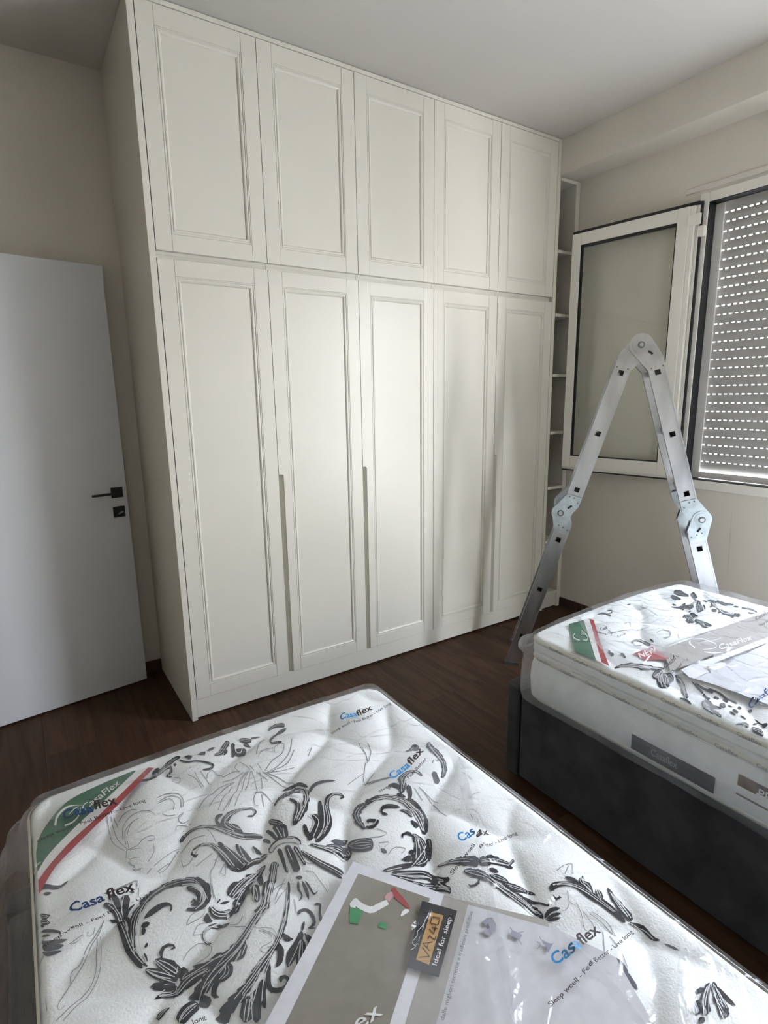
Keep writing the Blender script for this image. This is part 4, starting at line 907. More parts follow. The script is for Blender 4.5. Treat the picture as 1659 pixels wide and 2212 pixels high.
g7877 5420 7879 5405 8053 5399 8059 5384 8177 5438 8188 5423
g7656 5724 7668 5727 7630 5821 7641 5825
m4655 4972 4692 4901 4826 5071 4929 4933 4961 5183 5106 5126 4960 5301 5059 5349
m5056 5186 5148 4968 5221 5415 5365 5112 5410 5540 5552 5275
m4865 4873 4921 4803 5011 4976 5082 4848 5169 4982 5199 4887
m5507 5605 5572 5578 5533 5750 5608 5719
k5303 6022 5320 5978 5589 6144 5629 6055 5875 6222 5912 6152
k5358 6179 5421 6086 5638 6373 5740 6242 5915 6520 6042 6401 6067 6741 6167 6644 6221 6798 6251 6729
k5500 6350 5572 6299 5725 6619 5814 6546 5920 6741 6029 6637 6048 6925 6125 6890 6041 6965 6078 6985
k5939 6528 6091 6452 5998 6822 6116 6782 6110 6941 6152 6905
w5390 6130 5401 6118 5696 6375 5707 6363 6022 6552 6040 6537 6050 6804 6064 6801
w5495 6259 5507 6249 5742 6503 5755 6492
w5775 6569 5790 6562 5837 6674 5853 6666
w5366 6046 5372 6031 5639 6141 5646 6126
m6225 6421 6241 6382 6438 6574 6490 6478 6582 6747 6731 6576 6758 6948 6979 6738
k6783 6947 6952 6741 7085 7042 7266 6879 7309 7160 7405 7058 7600 7042 7598 6974
k7265 6828 7179 6932 7052 6776 6975 6874
k6887 7072 6969 7026 6975 7210 7060 7162
k7182 7089 7316 7015 7320 7224 7414 7170
m6472 6858 6552 6794 6567 7065 6747 6946 6700 7251 6846 7170
k6693 7234 6853 7187 6759 7496 6892 7450 6884 7809 7091 7732 7027 8047 7143 8064 6992 8195 7028 8213
k6791 7175 6866 7130 6870 7336 7003 7262 7002 7442 7058 7411
k6850 7429 6950 7368 7023 7622 7167 7537 7219 7694 7286 7658 7279 7820 7299 7811
k6986 7747 7102 7688 7168 7913 7214 7895 7259 8093 7290 8068 7317 8094 7311 8053
m6607 7094 6634 7129 6534 7147 6536 7196 6431 7121 6403 7152 6425 7061 6388 7069
w6724 7191 6742 7185 6827 7618 6846 7612 7026 8130 7040 8129
w6781 7196 6799 7189 6935 7665 6955 7658 7094 8042 7107 8041
w6960 6879 6978 6865 7140 7027 7159 7012 7320 7143 7341 7127
k7087 8218 7080 8168 7229 8201 7247 8133 7384 8267 7414 8225
k7074 8246 7090 8198 7215 8283 7240 8230 7331 8324 7353 8291
k7069 8266 7092 8233 7272 8373 7300 8334
k7526 7973 7520 7900 7606 7972 7657 7863 7767 8023 7838 7965 7900 8158 7994 8122 7940 8386 8087 8349 8031 8606 8180 8577 8090 8847 8206 8837 8131 8965 8175 8964
k7904 7925 7952 7906 7927 8055 8052 8016 7949 8156 8051 8136
k8224 8035 8255 8078 8020 8113 8171 8126 8032 8253 8225 8217 8051 8373 8156 8364
k8153 8349 8286 8354 8083 8458 8235 8469 8084 8532 8158 8539
k8409 8423 8466 8421 8265 8643 8429 8637 8204 8844 8417 8831 8216 8999 8364 8995
w8382 8500 8402 8498 8335 8686 8354 8685 8261 8927 8279 8927
w8398 8577 8418 8575 8353 8781 8372 8780 8299 8964 8318 8964
k8188 9012 8253 8991 8266 9146 8350 9146 8244 9359 8311 9360 8313 9463 8344 9454
m8315 9532 8355 9526 8386 9726 8426 9720
k7473 8015 7502 8017 7447 8115 7488 8095 7563 8145 7550 8104 7566 8080 7536 8085
w7627 7897 7639 7886 7793 8024 7807 8015 7953 8226 7969 8220 8040 8523 8057 8519
w8166 8081 8184 8082 8078 8219 8096 8219 8075 8361 8093 8359
w8213 9024 8229 9020 8280 9199 8292 9199 8269 9379 8281 9380
m7347 9310 7439 9314 7233 9488 7376 9517 7119 9590 7182 9621
m7275 9510 7366 9511 7226 9750 7294 9751
g7666 8494 7678 8494 7661 8676 7672 8677 7635 8740 7645 8743
g7689 8338 7701 8340 7608 8516 7619 8519 7490 8654 7501 8657 7535 8732 7547 8729
g7735 8576 7747 8574 7805 8764 7817 8763 7812 8969 7833 8963
g7797 8573 7809 8571 7886 8812 7897 8812 7807 9031 7825 9029
g7723 8845 7733 8850 6993 9394 7001 9398
g7699 8983 7716 8981 7564 9270 7577 9270 7413 9482 7426 9483
g7929 7746 7932 7735 8092 7735 8099 7724 8288 7771 8306 7766 8101 7940 8113 7944
g8231 7765 8235 7774 7984 7864 7987 7873
g7388 8290 7395 8282 7481 8332 7480 8324 7573 8282 7566 8275
g7741 8110 7751 8114 7610 8263 7622 8265 7643 8355 7654 8352
k8215 10244 8246 10291 8017 10285 8074 10351 7772 10351 7895 10433 7614 10459 7774 10531
k8277 10279 8340 10297 8090 10367 8252 10406 7923 10488 8136 10532 7793 10646 7998 10687
k8231 10351 8296 10350 8159 10481 8264 10478 8167 10645 8219 10643
k8087 10249 8042 10301 7892 10219 7856 10263
k7795 10290 7849 10377 7618 10321 7710 10430 7547 10390 7621 10445
k7626 10461 7628 10533 7501 10470 7502 10530
w8129 10288 8134 10295 7909 10349 7915 10355 7617 10490 7624 10496
w8203 10285 8210 10291 8022 10357 8030 10362 7675 10531 7682 10536
w8214 10304 8226 10307 8055 10430 8066 10433 7953 10519 7964 10522 7810 10664 7821 10667
w8259 10308 8273 10309 8141 10477 8155 10478 8019 10604 8031 10606"""
PRINT2 = """k5515 1821 6139 1485 5821 1954 6259 1708 6173 2120 6733 1788 6972 1876 7050 1790 7350 1899 7465 1817
k7681 1336 8445 1075 7312 1730 7754 1612
k7196 1852 7424 1908 6185 2366 6538 2428 5841 2624 6151 2664
w7233 1909 7258 1920 5945 2591 5958 2606
k6638 1193 7073 988 6789 1460 6922 1400
k7803 2044 7932 2037 7338 2441 7664 2356 6391 3123 7071 2852 6470 3470 7202 3158 6989 3507 7241 3388
w7792 2100 7826 2099 7391 2504 7519 2458 6469 3159 6556 3125 7067 3341 7106 3325
k6202 2907 6738 2664 6308 3018 6778 2807
k7914 2232 8086 2172 7774 2588 8017 2490 7977 2832 8109 2773
k7867 2883 7981 2837 7924 3021 8041 2974
k7950 3118 8066 3071 8115 3388 8297 3325 8109 3576 8218 3553
k7358 3589 7919 3360 7422 3965 8190 3665
k4914 2659 5225 2467 5218 2702 5727 2384 5521 2702 5788 2514
k4818 2913 4999 2727 5116 2903 5519 2574
k5151 2864 5364 2785 5034 3130 5296 3042 4715 3495 5307 3252 4878 3610 5342 3397
w5129 3153 5168 3143 4840 3505 4925 3473
k5808 2314 5904 2242 5866 2364 5975 2287
k2182 2645 2426 2538 2232 2835 2406 2770 2234 3027 2330 2996
w2271 2607 2320 2586 2302 2836 2326 2831
k2517 2818 2588 2806 2409 3015 2493 3003
k696 3610 839 3545 706 3849 923 3742 867 4073 1055 3968 1118 4165 1201 4116
k542 3723 671 3645 739 3963 838 3905
w719 3607 747 3594 791 3857 820 3842 1018 4105 1050 4087
w625 3671 651 3655 790 3932 817 3917
k1028 4101 938 4248 814 4055 619 4335 591 4100 472 4238
k791 4198 1014 4298 451 4340 841 4517 187 4616 511 4691
k908 4327 1136 4309 761 4489 1046 4477 763 4615 833 4614
k1098 4473 1310 4425 974 4662 1114 4693 743 4866 850 4949 430 5059 589 5120
k1050 5095 1109 5086 958 5355 1041 5338 988 5609 1092 5582
w928 4176 927 4193 636 4260 644 4274 443 4404 459 4413
w958 4204 973 4214 610 4417 629 4424 343 4715 381 4710
w957 4253 982 4256 712 4495 735 4499 554 4659 576 4663
w882 4183 869 4202 568 4188 556 4207
w908 4211 917 4224 593 4357 606 4368 313 4575 340 4577
w1223 4454 1269 4444 906 4816 919 4823 517 5120 545 5121
w1266 4476 1280 4483 891 4889 906 4896 552 5143 583 5143
g2991 2783 3016 2760 3333 2763 3375 2736 3354 2958 3396 2944 3066 3176 3061 3193 2778 3168 2759 3188
g3372 3260 3401 3259 3131 3448 3156 3449
g4888 988 4926 975 4723 1219 4761 1199 4823 1282 4865 1251
k142 5169 204 5145 118 5351 227 5323 80 5511 120 5512
k334 5627 463 5632 101 5841 304 5840 80 6077 262 6024 80 6269 161 6250
w412 5658 439 5658 142 5949 165 5949 80 6202 84 6198
w292 5699 314 5703 80 5945 80 5947
k294 5947 440 5896 369 6121 442 6096
k811 5418 881 5422 531 5725 751 5672
k475 6023 643 5959 459 6099 717 6021 492 6151 612 6126
k528 6316 650 6291 467 6459 629 6427
k732 6339 926 6286 771 6409 892 6376
k852 6554 996 6473 959 6602 1087 6529
k80 6632 80 6594 171 6769 306 6720 80 6852 250 6867
k80 6965 281 6887 80 7135 328 7078 80 7211 141 7216
w228 6764 213 6779 80 6736 80 6753
w456 6986 432 7003 91 6943 81 6954
k658 6777 714 6775 539 6943 594 6937 535 7022 594 7004
k1030 5440 1106 5421 1082 5765 1152 5753 936 6232 1038 6206
k857 5690 961 5657 805 5841 1003 5766
k414 7093 531 6980 597 7109 673 7035
k6845 1021 7112 954 6585 1369 6750 1338
k7216 1261 7739 1028 7286 1480 7570 1358
k6684 1972 6262 2255 6074 2141 5976 2226
k7203 2076 7318 2098 6263 2623 6327 2627
k7487 1976 7976 1770 7552 2072 7828 1955
k6257 1853 6531 1652 6720 1707 6750 1660
k6358 1546 6257 1584 6353 1392 6297 1412
k6991 2839 6615 3064 6326 3059 6253 3121
k6528 3284 7241 3034 6358 3515 6532 3470
k7120 3290 6931 3434 6398 3503 6322 3561
k7732 2129 7684 2233 6744 2568 6696 2643
k5353 2401 5303 2497 4938 2562 4919 2608
k4816 2716 5073 2661 4737 2894 4855 2871
k5547 2596 5757 2515 5517 2784 5611 2747
k5314 2921 5169 3062 5073 2961 4994 3035
k5159 3227 5300 3195 4946 3498 5159 3414
m7276 1891 7164 1906 7719 1500 7384 1577 8217 1181 7835 1266
m7484 1939 7631 1860 7890 1968 8015 1909 7795 2298 7944 2238
k970 4583 1089 4567 752 4850 817 4873 423 5112 540 5109 226 5310 290 5313
k1033 4656 1065 4669 723 4968 770 4982 285 5298 339 5310
w1068 4619 1089 4624 755 4916 771 4924 221 5279 239 5286
k1087 4958 1117 4957 932 5195 993 5197 816 5415 875 5426
k1066 5064 1092 5060 960 5389 1018 5380 978 5607 1015 5600
k479 5640 571 5616 381 5799 526 5787 208 5998 291 6008
k872 5914 1040 5855 790 6072 960 6020
k408 6296 496 6282 350 6464 435 6451
k648 6148 713 6128 643 6250 733 6222
k444 6537 539 6521 411 6695 468 6685
k328 6902 418 6845 564 6909 606 6881
k3015 519 3092 449 3161 601 3283 513 3226 800 3327 752 3163 934 3239 920
k3485 562 3547 518 3568 687 3654 647 3461 761 3429 808 3379 700 3320 747
k4542 689 4747 540 4889 599 5014 495
k7180 954 7992 546 7134 1217 7914 859 7178 1388 7549 1239
k6798 1111 7016 1032 6700 1393 6828 1350
m1029 2346 1119 2345 741 2693 917 2672
m978 2810 1157 2765 809 3093 919 3074
k205 3182 270 3119 374 3272 503 3165 538 3504 740 3379 626 3790 827 3679 873 4030 1021 3945
w366 3217 395 3197 559 3494 586 3477 810 3926 839 3910
w585 3323 614 3307 707 3622 733 3607 895 3921 926 3904
m1897 2648 1904 2574 2025 2592 2090 2532 2194 2688 2338 2611 2271 2909 2349 2882
g1967 2614 1989 2615 1868 2741 1891 2732 2032 2856 2056 2840
g2023 1654 2053 1646 1898 1858 1918 1861 1716 1957 1720 1973
g2887 1665 2928 1632 3246 1632 3330 1586 2844 1918 2869 1921
g3315 2779 3360 2756 3383 3003 3424 2991 3043 3175 3026 3195 2827 3097 2803 3116
g1895 1871 1921 1849 2504 2037 2536 2013 3112 2221 3153 2194
g5388 711 5410 716 4831 1125 4871 1108 4973 1226 5026 1190"""
SHEETS = """1|ribbon|R|green|90 2377 90 2377 90 1782 283 2046 236 1242 631 1697 693 643 1046 1339 1340 462 1406 1061 2086 398 2121 446
1|ribbon|R|white|90 2377 90 2604 283 2046 319 2300 631 1697 683 1924 1046 1339 1091 1613 1406 1061 1498 1259 2121 446 2378 480
1|ribbon|R|red|90 2604 90 2962 319 2300 366 2474 683 1924 735 2130 1091 1613 1167 1753 1498 1259 1615 1401 2378 480 2492 578
1|ribbon|R|white|455 1296 423 1257 507 1041 476 980 650 875 633 804 793 864 792 821 954 955 955 934
1|ribbon|R|white|605 1424 597 1370 752 1411 741 1365 875 1270 862 1243 932 1022 924 1012
1|ribbon|R|white|699 1102 694 1086 822 986 815 958 897 964 895 949
1|ribbon|T|white|CasaFlex|977 1197 1748 719 927 982
1|film|T|navy|Casa|602 1408 1134 1522 581 1114
1|film|T|dark|flex|1151 1475 1579 1579 1144 1176
1|film|T|dark|Sleep weell - Feel Better - Live long|125 1734 2087 1855 109 1625
1|film|T|navy|Casa|528 3919 1035 3966 494 3710
1|film|T|dark|flex|1070 3961 1500 4039 1052 3748
1|film|T|dark|Sleep weell - Feel Better - Live|113 4274 1671 4330 95 4198
1|film|T|blue|Casa|6901 1594 7396 1594 6981 1356
1|film|T|dark|flex|7398 1596 7940 1494 7470 1345
1|film|T|dark|Sleep weell -|6385 2080 7140 1799 6398 1971
1|film|T|dark|Feel Better|7145 1876 7778 1791 7180 1757
1|film|T|dark|- Live long|7827 1757 8526 1532 7856 1636
1|film|T|blue|Casa|6669 4296 7329 4080 6686 4103
1|film|T|dark|flex|7341 4063 7940 3781 7341 3862
1|film|T|dark|Sleep w|6217 4489 6656 4516 6244 4406
1|film|T|dark|- Feel Better|6919 4479 7801 4070 6916 4395
1|film|T|dark|ll long|7826 4247 8122 4308 7874 4163
1|film|T|blue|Cas|6766 6444 7157 6430 6822 6237
1|film|T|dark|ex|7069 6572 7371 6594 7137 6407
1|film|T|dark|Sleep weell|6172 6914 6942 6657 6160 6841
1|film|T|dark|Better - Live long|6923 6815 7837 6861 6955 6733
1|film|T|blue|Casa|6376 8976 6904 9049 6433 8818
1|film|T|dark|flex|6942 9016 7425 9007 6966 8851
1|film|T|dark|Sleep weell - Feel Better - Live long|5886 9324 7844 9289 5886 9262
1|film|T|dark|long|1750 6785 1914 6817 1743 6712
1|leaflet|Q|paper|4932 5589 5884 7068 4062 8433 2459 7333
1|leaflet|Q|taupe|4875 5867 5623 6981 3855 8300 2682 7495
1|leaflet|Q|taupe2|5863 7057 6104 7431 4387 8655 4030 8414
1|leaflet|Q|pale|6099 7413 6927 8447 6237 9884 4378 8647
1|leaflet|Q|pale|6921 8443 7340 9333 6881 10305 6232 9881
1|leaflet|Q|taupe2|5981 7232 6941 8322 6887 8444 6072 7420
1|leaflet|R|offwhite|4441 6419 4430 6322 4509 6419 4576 6272 4515 6464 4611 6401 4634 6664 4706 6560 4813 6690 4834 6575 4977 6694 4994 6596
1|leaflet|R|offwhite|4561 6281 4596 6289 4518 6384 4590 6372 4564 6488 4614 6462
1|leaflet|R|offwhite|4419 6371 4457 6326 4470 6452 4534 6378
1|leaflet|R|red|5196 6624 5233 6630 5148 6736 5224 6726 5193 6880 5239 6865
1|leaflet|R|pink|5007 6656 4980 6545 5102 6615 5118 6495 5112 6629 5175 6577
1|leaflet|R|red|5182 6472 5240 6472 5131 6641 5245 6626 5165 6803 5249 6785 5189 6957 5235 6950
1|leaflet|R|offwhite|5020 6997 5015 6976 5111 6999 5114 6915 5181 6995 5195 6949
1|leaflet|R|bgreen|4422 6383 4559 6551 4346 6475 4483 6613 4268 6627 4371 6719
1|leaflet|R|bgreen|4608 6944 4676 6883 4680 7047 4761 6975
1|leaflet|T|offwhite|ex|3583 8054 3968 8064 3563 7847
1|sticker|Q|black|5453 6983 5820 7450 4884 8128 4590 7745
1|sticker|Q|tan|5439 7231 5579 7392 4882 7906 4772 7732
1|sticker|R|brown|4816 7734 4825 7720 4961 7817 4970 7802
1|sticker|R|brown|4974 7809 4957 7810 4970 7630 4954 7632
1|sticker|R|brown|5030 7743 5014 7745 5016 7591 5001 7593
1|sticker|R|brown|5005 7599 5012 7585 5145 7662 5152 7649
1|sticker|R|brown|5023 7683 5018 7674 5096 7636 5090 7627
1|sticker|R|brown|5118 7593 5110 7582 5173 7554 5165 7543
1|sticker|R|brown|5161 7551 5176 7546 5186 7657 5201 7653
1|sticker|R|brown|5198 7660 5189 7649 5255 7615 5247 7606
1|sticker|R|brown|5233 7458 5248 7457 5229 7567 5244 7566
1|sticker|R|brown|5241 7572 5232 7561 5349 7488 5340 7477
1|sticker|R|brown|5278 7459 5290 7449 5342 7536 5354 7527
1|sticker|R|brown|5395 7322 5408 7310 5491 7410 5503 7398
1|sticker|R|brown|5492 7398 5502 7410 5382 7482 5392 7493
1|sticker|R|brown|5394 7482 5380 7493 5316 7387 5303 7398
1|sticker|R|brown|5315 7398 5305 7387 5407 7322 5397 7311
1|sticker|T|offwhite|Ideal for sleep|4960 7989 5653 7511 4914 7931
1|sticker|R|offwhite|5390 7236 5395 7242 5335 7278 5338 7284 5248 7315 5252 7322 5179 7362 5181 7370 5065 7379 5068 7386 5007 7443 5010 7450 4884 7483 4888 7490 4864 7518 4872 7518 4879 7571 4887 7572 4852 7579 4853 7587 4782 7573 4781 7584
1|sticker|R|offwhite|5231 7340 5234 7344 5126 7415 5132 7422
1|sticker|R|offwhite|4887 7570 4884 7565 4918 7555 4920 7549 4930 7579 4935 7576
1|sticker|R|offwhite|5029 7481 5032 7485 4969 7530 4973 7535
1|leaflet|T|grey|dalle migliori tecniche e tradizioni produttive|4591 8606 6036 7594 4554 8564
1|leaflet|R|icon|6032 7909 6043 7809 6090 7887 6219 7822 6064 7949 6156 8025 6019 7954 5943 8058 6021 7918 5930 7932
1|leaflet|R|icon|6330 8126 6347 8127 6267 8436 6283 8437
1|leaflet|R|icon|6222 8229 6230 8216 6461 8302 6469 8290
1|leaflet|R|icon|6231 8219 6329 8176 6307 8363 6404 8322
1|leaflet|R|icon|6599 8490 6612 8491 6558 8620 6572 8621
1|leaflet|R|icon|6499 8529 6513 8526 6515 8594 6525 8600 6417 8606 6418 8616
1|leaflet|R|icon|6584 8561 6599 8559 6549 8687 6653 8669 6515 8742 6716 8680
2|ribbon|R|green|1471 471 2092 608 692 1210 1014 1679 90 1820 95 2599
2|ribbon|R|white|2092 608 2337 650 1014 1679 1136 1797 95 2599 115 2776
2|ribbon|R|red|2337 650 2337 843 1136 1797 1151 1962 115 2776 93 3061
2|ribbon|R|white|1027 1074 1015 1103 833 1144 851 1161 706 1328 760 1305 729 1500 775 1474
2|ribbon|R|white|1346 1096 1374 1087 1235 1319 1270 1311 1073 1544 1100 1553 923 1621 892 1658 869 1534 833 1559
2|ribbon|R|white|1097 1320 1082 1313 1205 1212 1232 1190 1146 1391 1175 1379
2|leaflet|Q|paper|2144 3433 7132 3763 9020 3873 8016 4317
2|leaflet|Q|taupe2|2132 3553 4178 3838 2802 4683 1591 3997
2|leaflet|Q|taupe2|4178 3838 8852 3987 5892 5163 2662 4754
2|leaflet|Q|taupe2|1850 3721 2804 4682 1716 4533 1035 4372
2|leaflet|Q|red|1200 3131 1947 3265 1654 4004 1071 3586
2|leaflet|T|offwhite|NEW|1059 3436 1809 3520 1289 3210
2|leaflet|T|offwhite|CasaFlex|3231 4647 4756 4880 3537 4445
2|leaflet|R|offwhite|3191 3748 3209 3778 2940 3871 3032 3866 2792 4120 2860 4105
2|leaflet|R|offwhite|3336 3788 3368 3770 3534 3926 3590 3899 3547 4156 3616 4131 3502 4385 3558 4379 3255 4470 3215 4499 2890 4313 2862 4330
2|leaflet|R|offwhite|2741 4437 2791 4414 2864 4650 2931 4616 3131 4787 3170 4767
2|leaflet|R|paper|1315 4530 1083 4928 2219 4691 2074 4922 3668 4908 3369 5093 5954 5137 5461 5336
2|leaflet|Q|paper|1344 4559 2180 4599 1746 5093 1103 5004
2|leaflet|Q|paper|2206 4743 2291 4876 2166 5179 1752 5154
2|leaflet|Q|pale|1820 5184 5561 5297 1301 7040 1270 6046
2|leaflet|Q|pale|1124 4993 1820 5184 1270 6046 1235 5566
2|film|T|dark|Casaflex|782 4352 1547 4367 902 4220
2|film|T|dark|Sleep weell - Feel|617 4610 1581 4577 669 4545
2|film|T|navy|Casafl|518 6730 1497 6736 648 6580
2|film|T|dark|Casaflex|6129 4363 7470 4281 6382 4211
2|film|T|dark|Sleep weell|5697 4655 6602 4636 5861 4558
2|film|T|navy|Casa|1418 1774 1742 1806 1561 1629
2|film|T|dark|Sleep|1141 1815 1323 2106 1253 1740
2|film|T|dark|Feel|1445 2033 1595 2100 1531 1963
2|film|T|dark|Live|1478 2366 1797 2442 1572 2283
2|leaflet|T|ochre|w|1737 4989 1890 5039 1951 4844
2|leaflet|T|icon|180|1767 4640 1981 4682 1885 4549
1|film|X|0.013,0.007|8442 2909 8722 3677 7991 5263 7206 6501 6349 7743 5836 8522 5235 9307
1|film|X|0.01,0.006|7052 10500 7649 10102 8138 9890 8261 10019
1|film|X|0.01,0.006|7139 10556 7831 10061 8049 9995 8250 10080
1|film|X|0.006,0.01|5945 918 5737 2656 5410 3944
1|film|X|0.006,0.012|7657 322 7000 1622 5826 2716 4883 3238
1|film|X|0.007,0.012|7479 3362 6551 4349 5641 5051 5146 5683
1|film|X|0.008,0.008|6814 8539 6802 9154 6792 9702 6679 10258
1|film|X|0.008,0.012|5768 7759 5500 8464 4983 9139
1|film|X|0.007,0.012|5167 6961 4766 7638 4376 7948 3901 8409
1|film|X|0.005,0.01|8218 6403 8100 7337 7998 8144
1|film|X|0.005,0.01|869 345 702 3164 415 4934
1|film|X|0.008,0.01|8810 3110 8788 4999 8576 6928 8553 8491 8457 9772
2|film|X|0.009,0.008|1814 418 657 2385 90 3302
2|film|X|0.01,0.008|1094 2811 1363 4208 1391 5252 1124 6216
2|film|X|0.01,0.01|2121 3765 2735 4688 4269 5515
2|film|X|0.009,0.009|2538 830 2592 1704 2094 3334
2|film|X|0.009,0.008|297 491 1610 772 3242 891
2|film|X|0.01,0.007|321 3565 385 4783 90 6296 90 7330
2|film|X|0.01,0.01|913 5128 798 5917 927 6849
2|film|X|0.009,0.01|4815 961 3435 2187 3098 3349
2|film|X|0.01,0.009|2134 5251 1550 6016 1608 6649"""

NSEED = {1: 3, 2: 11}
def vnoise(x, y, seed):
    s = 0; a = 1.0; f = 1.0
    for o_ in range(4):
        X, Y = x * f, y * f; ix, iy = math.floor(X), math.floor(Y); fx, fy = X - ix, Y - iy; fx = fx * fx * (3 - 2 * fx); fy = fy * fy * (3 - 2 * fy)
        h = lambda i, j: ((math.sin(i * 127.1 + j * 311.7 + seed * 74.7 + o_ * 19.3) * 43758.5453) % 1.0)
        v = (h(ix, iy) * (1 - fx) + h(ix + 1, iy) * fx) * (1 - fy) + (h(ix, iy + 1) * (1 - fx) + h(ix + 1, iy + 1) * fx) * fy
        s += a * (1 - abs(2 * v - 1)) ; a *= .5; f *= 2.1
    return s / 1.875
CREASE = {1: [], 2: []}
for ln_ in SHEETS.strip().splitlines():
    q_ = ln_.split('|')
    if q_[2] == 'X':
        h_, w_2 = map(float, q_[3].split(',')); v_ = [int(a) / 1e4 for a in q_[4].split()]
        m_ = int(q_[0]); CREASE[m_].append((h_, w_2, [(MATS[m_][0] + v_[i], MATS[m_][2] - v_[i + 1]) for i in range(0, len(v_), 2)]))
def crease_h(m, x, y):
    best = 0.0
    for h, w, P in CREASE[m]:
        lim = w * 4
        for (ax, ay), (bx_, by) in zip(P, P[1:]):
            if min(ax, bx_) - lim > x or max(ax, bx_) + lim < x or min(ay, by) - lim > y or max(ay, by) + lim < y: continue
            dx, dy = bx_ - ax, by - ay; t = max(0, min(1, ((x - ax) * dx + (y - ay) * dy) / (dx * dx + dy * dy + 1e-9)))
            d = math.hypot(x - ax - t * dx, y - ay - t * dy)
            v = h * math.exp(-d / w)
            if v > best: best = v
    return best
WR = {1: .011, 2: .019}
def hfilm(m, x, y):
    d = edged(m, x, y); R = .026
    e = min(1, max(0, d / .05))
    z = hsmooth(m, x, y) + .0145 + WR[m] * vnoise(x * 5.5, y * 5.5, NSEED[m]) * (.35 + .65 * e) + crease_h(m, x, y) * e
    if d < R:
        t = 1 - max(d, 0) / R; z -= (R - .004) * (1 - math.sqrt(max(0, 1 - t * t)))
    return z
def sheet_z(m, x, y): return hsmooth(m, x, y) + .007
def grid_lines(L, step, edge=(0, .002, .006, .012, .019, .027, .035)):
    inner = []; n = int((L - 2 * edge[-1]) / step)
    for i in range(1, n): inner.append(edge[-1] + (L - 2 * edge[-1]) * i / n)
    return list(edge) + inner + [L - e for e in reversed(edge)]
def shell(name, m, step, zfun, rc, profile, material, parent, out_extra=None, bottom=True):
    """top grid plus side loops; profile = [(z, outward offset)...] going down"""
    x0, Wd, yf, L = MATS[m][:4]; cx, cy = x0 + Wd / 2, yf - L / 2; hx, hy = Wd / 2, L / 2
    gx = grid_lines(Wd, step); gy = grid_lines(L, step); nx, ny = len(gx), len(gy)
    def corner(px, py):
        ax, ay = abs(px) - (hx - rc), abs(py) - (hy - rc)
        if ax > 0 and ay > 0:
            k_ = max(ax, ay) / math.hypot(ax, ay); ax *= k_; ay *= k_
            return math.copysign(hx - rc + ax, px), math.copysign(hy - rc + ay, py)
        return px, py
    V = []; F = []
    for j in range(ny):
        for i in range(nx):
            rx, ry = gx[i] - hx, hy - gy[j]
            px, py = corner(rx, ry); V.append((cx + px, cy + py, zfun(m, cx + rx, cy + ry)))
    for j in range(ny - 1):
        for i in range(nx - 1): F.append((j * nx + i, (j + 1) * nx + i, (j + 1) * nx + i + 1, j * nx + i + 1))
    per = [i for i in range(nx)] + [j * nx + nx - 1 for j in range(1, ny)] + [(ny - 1) * nx + i for i in range(nx - 2, -1, -1)] + [j * nx for j in range(ny - 2, 0, -1)]
    n = len(per); nor = []
    for q in range(n):
        a, b = V[per[q - 1]], V[per[(q + 1) % n]]; tx, ty = b[0] - a[0], b[1] - a[1]; l_ = math.hypot(tx, ty) or 1; nx_, ny_ = -ty / l_, tx / l_
        px, py = V[per[q]][:2]
        if (px - cx) / hx * nx_ * hx + (py - cy) / hy * ny_ * hy < 0: nx_, ny_ = -nx_, -ny_
        nor.append((nx_, ny_))
    n_top = len(F); prev = per
    for lev, (z, o) in enumerate(profile):
        cur = []
        for q in range(n):
            px, py, pz = V[per[q]]; oo = o; zz = z
            if out_extra: oo, zz = out_extra(m, px, py, z, o, lev, nor[q])
            V.append((px + nor[q][0] * oo, py + nor[q][1] * oo, min(zz, pz - .0005 * (lev + 1)))); cur.append(len(V) - 1)
        for q in range(n): F.append((prev[q], prev[(q + 1) % n], cur[(q + 1) % n], cur[q]))
        prev = cur
    if bottom: F.append(tuple(prev))
    o = from_data(name, V, F, material, parent, smooth=True)
    if not bottom: o['n_top'] = n_top
    return o
def perim(m, o, rc=.05, step=.02):
    x0, Wd, yf, L = MATS[m][:4]; P = []
    for (cx, cy, a0) in ((x0 + Wd - rc, yf - rc, 0), (x0 + rc, yf - rc, 90), (x0 + rc, yf - L + rc, 180), (x0 + Wd - rc, yf - L + rc, 270)):
        for t in range(0, 91, 15): a = math.radians(a0 + t); P.append((cx + (rc + o) * math.cos(a), cy + (rc + o) * math.sin(a)))
    return P
def band(m, z, o, hw, material, parent):
    P = perim(m, o); n = len(P); V = []; F = []
    for dz, do in ((hw, -.003), (hw * .6, 0.001), (0, .002), (-hw * .6, .001), (-hw, -.003)):
        Q = perim(m, o + do); V += [(a, b, z + dz) for a, b in Q]
    for r_ in range(4):
        for i in range(n): F.append((r_ * n + i, r_ * n + (i + 1) % n, (r_ + 1) * n + (i + 1) % n, (r_ + 1) * n + i))
    return from_data('piping', V, F, material, parent, smooth=True)
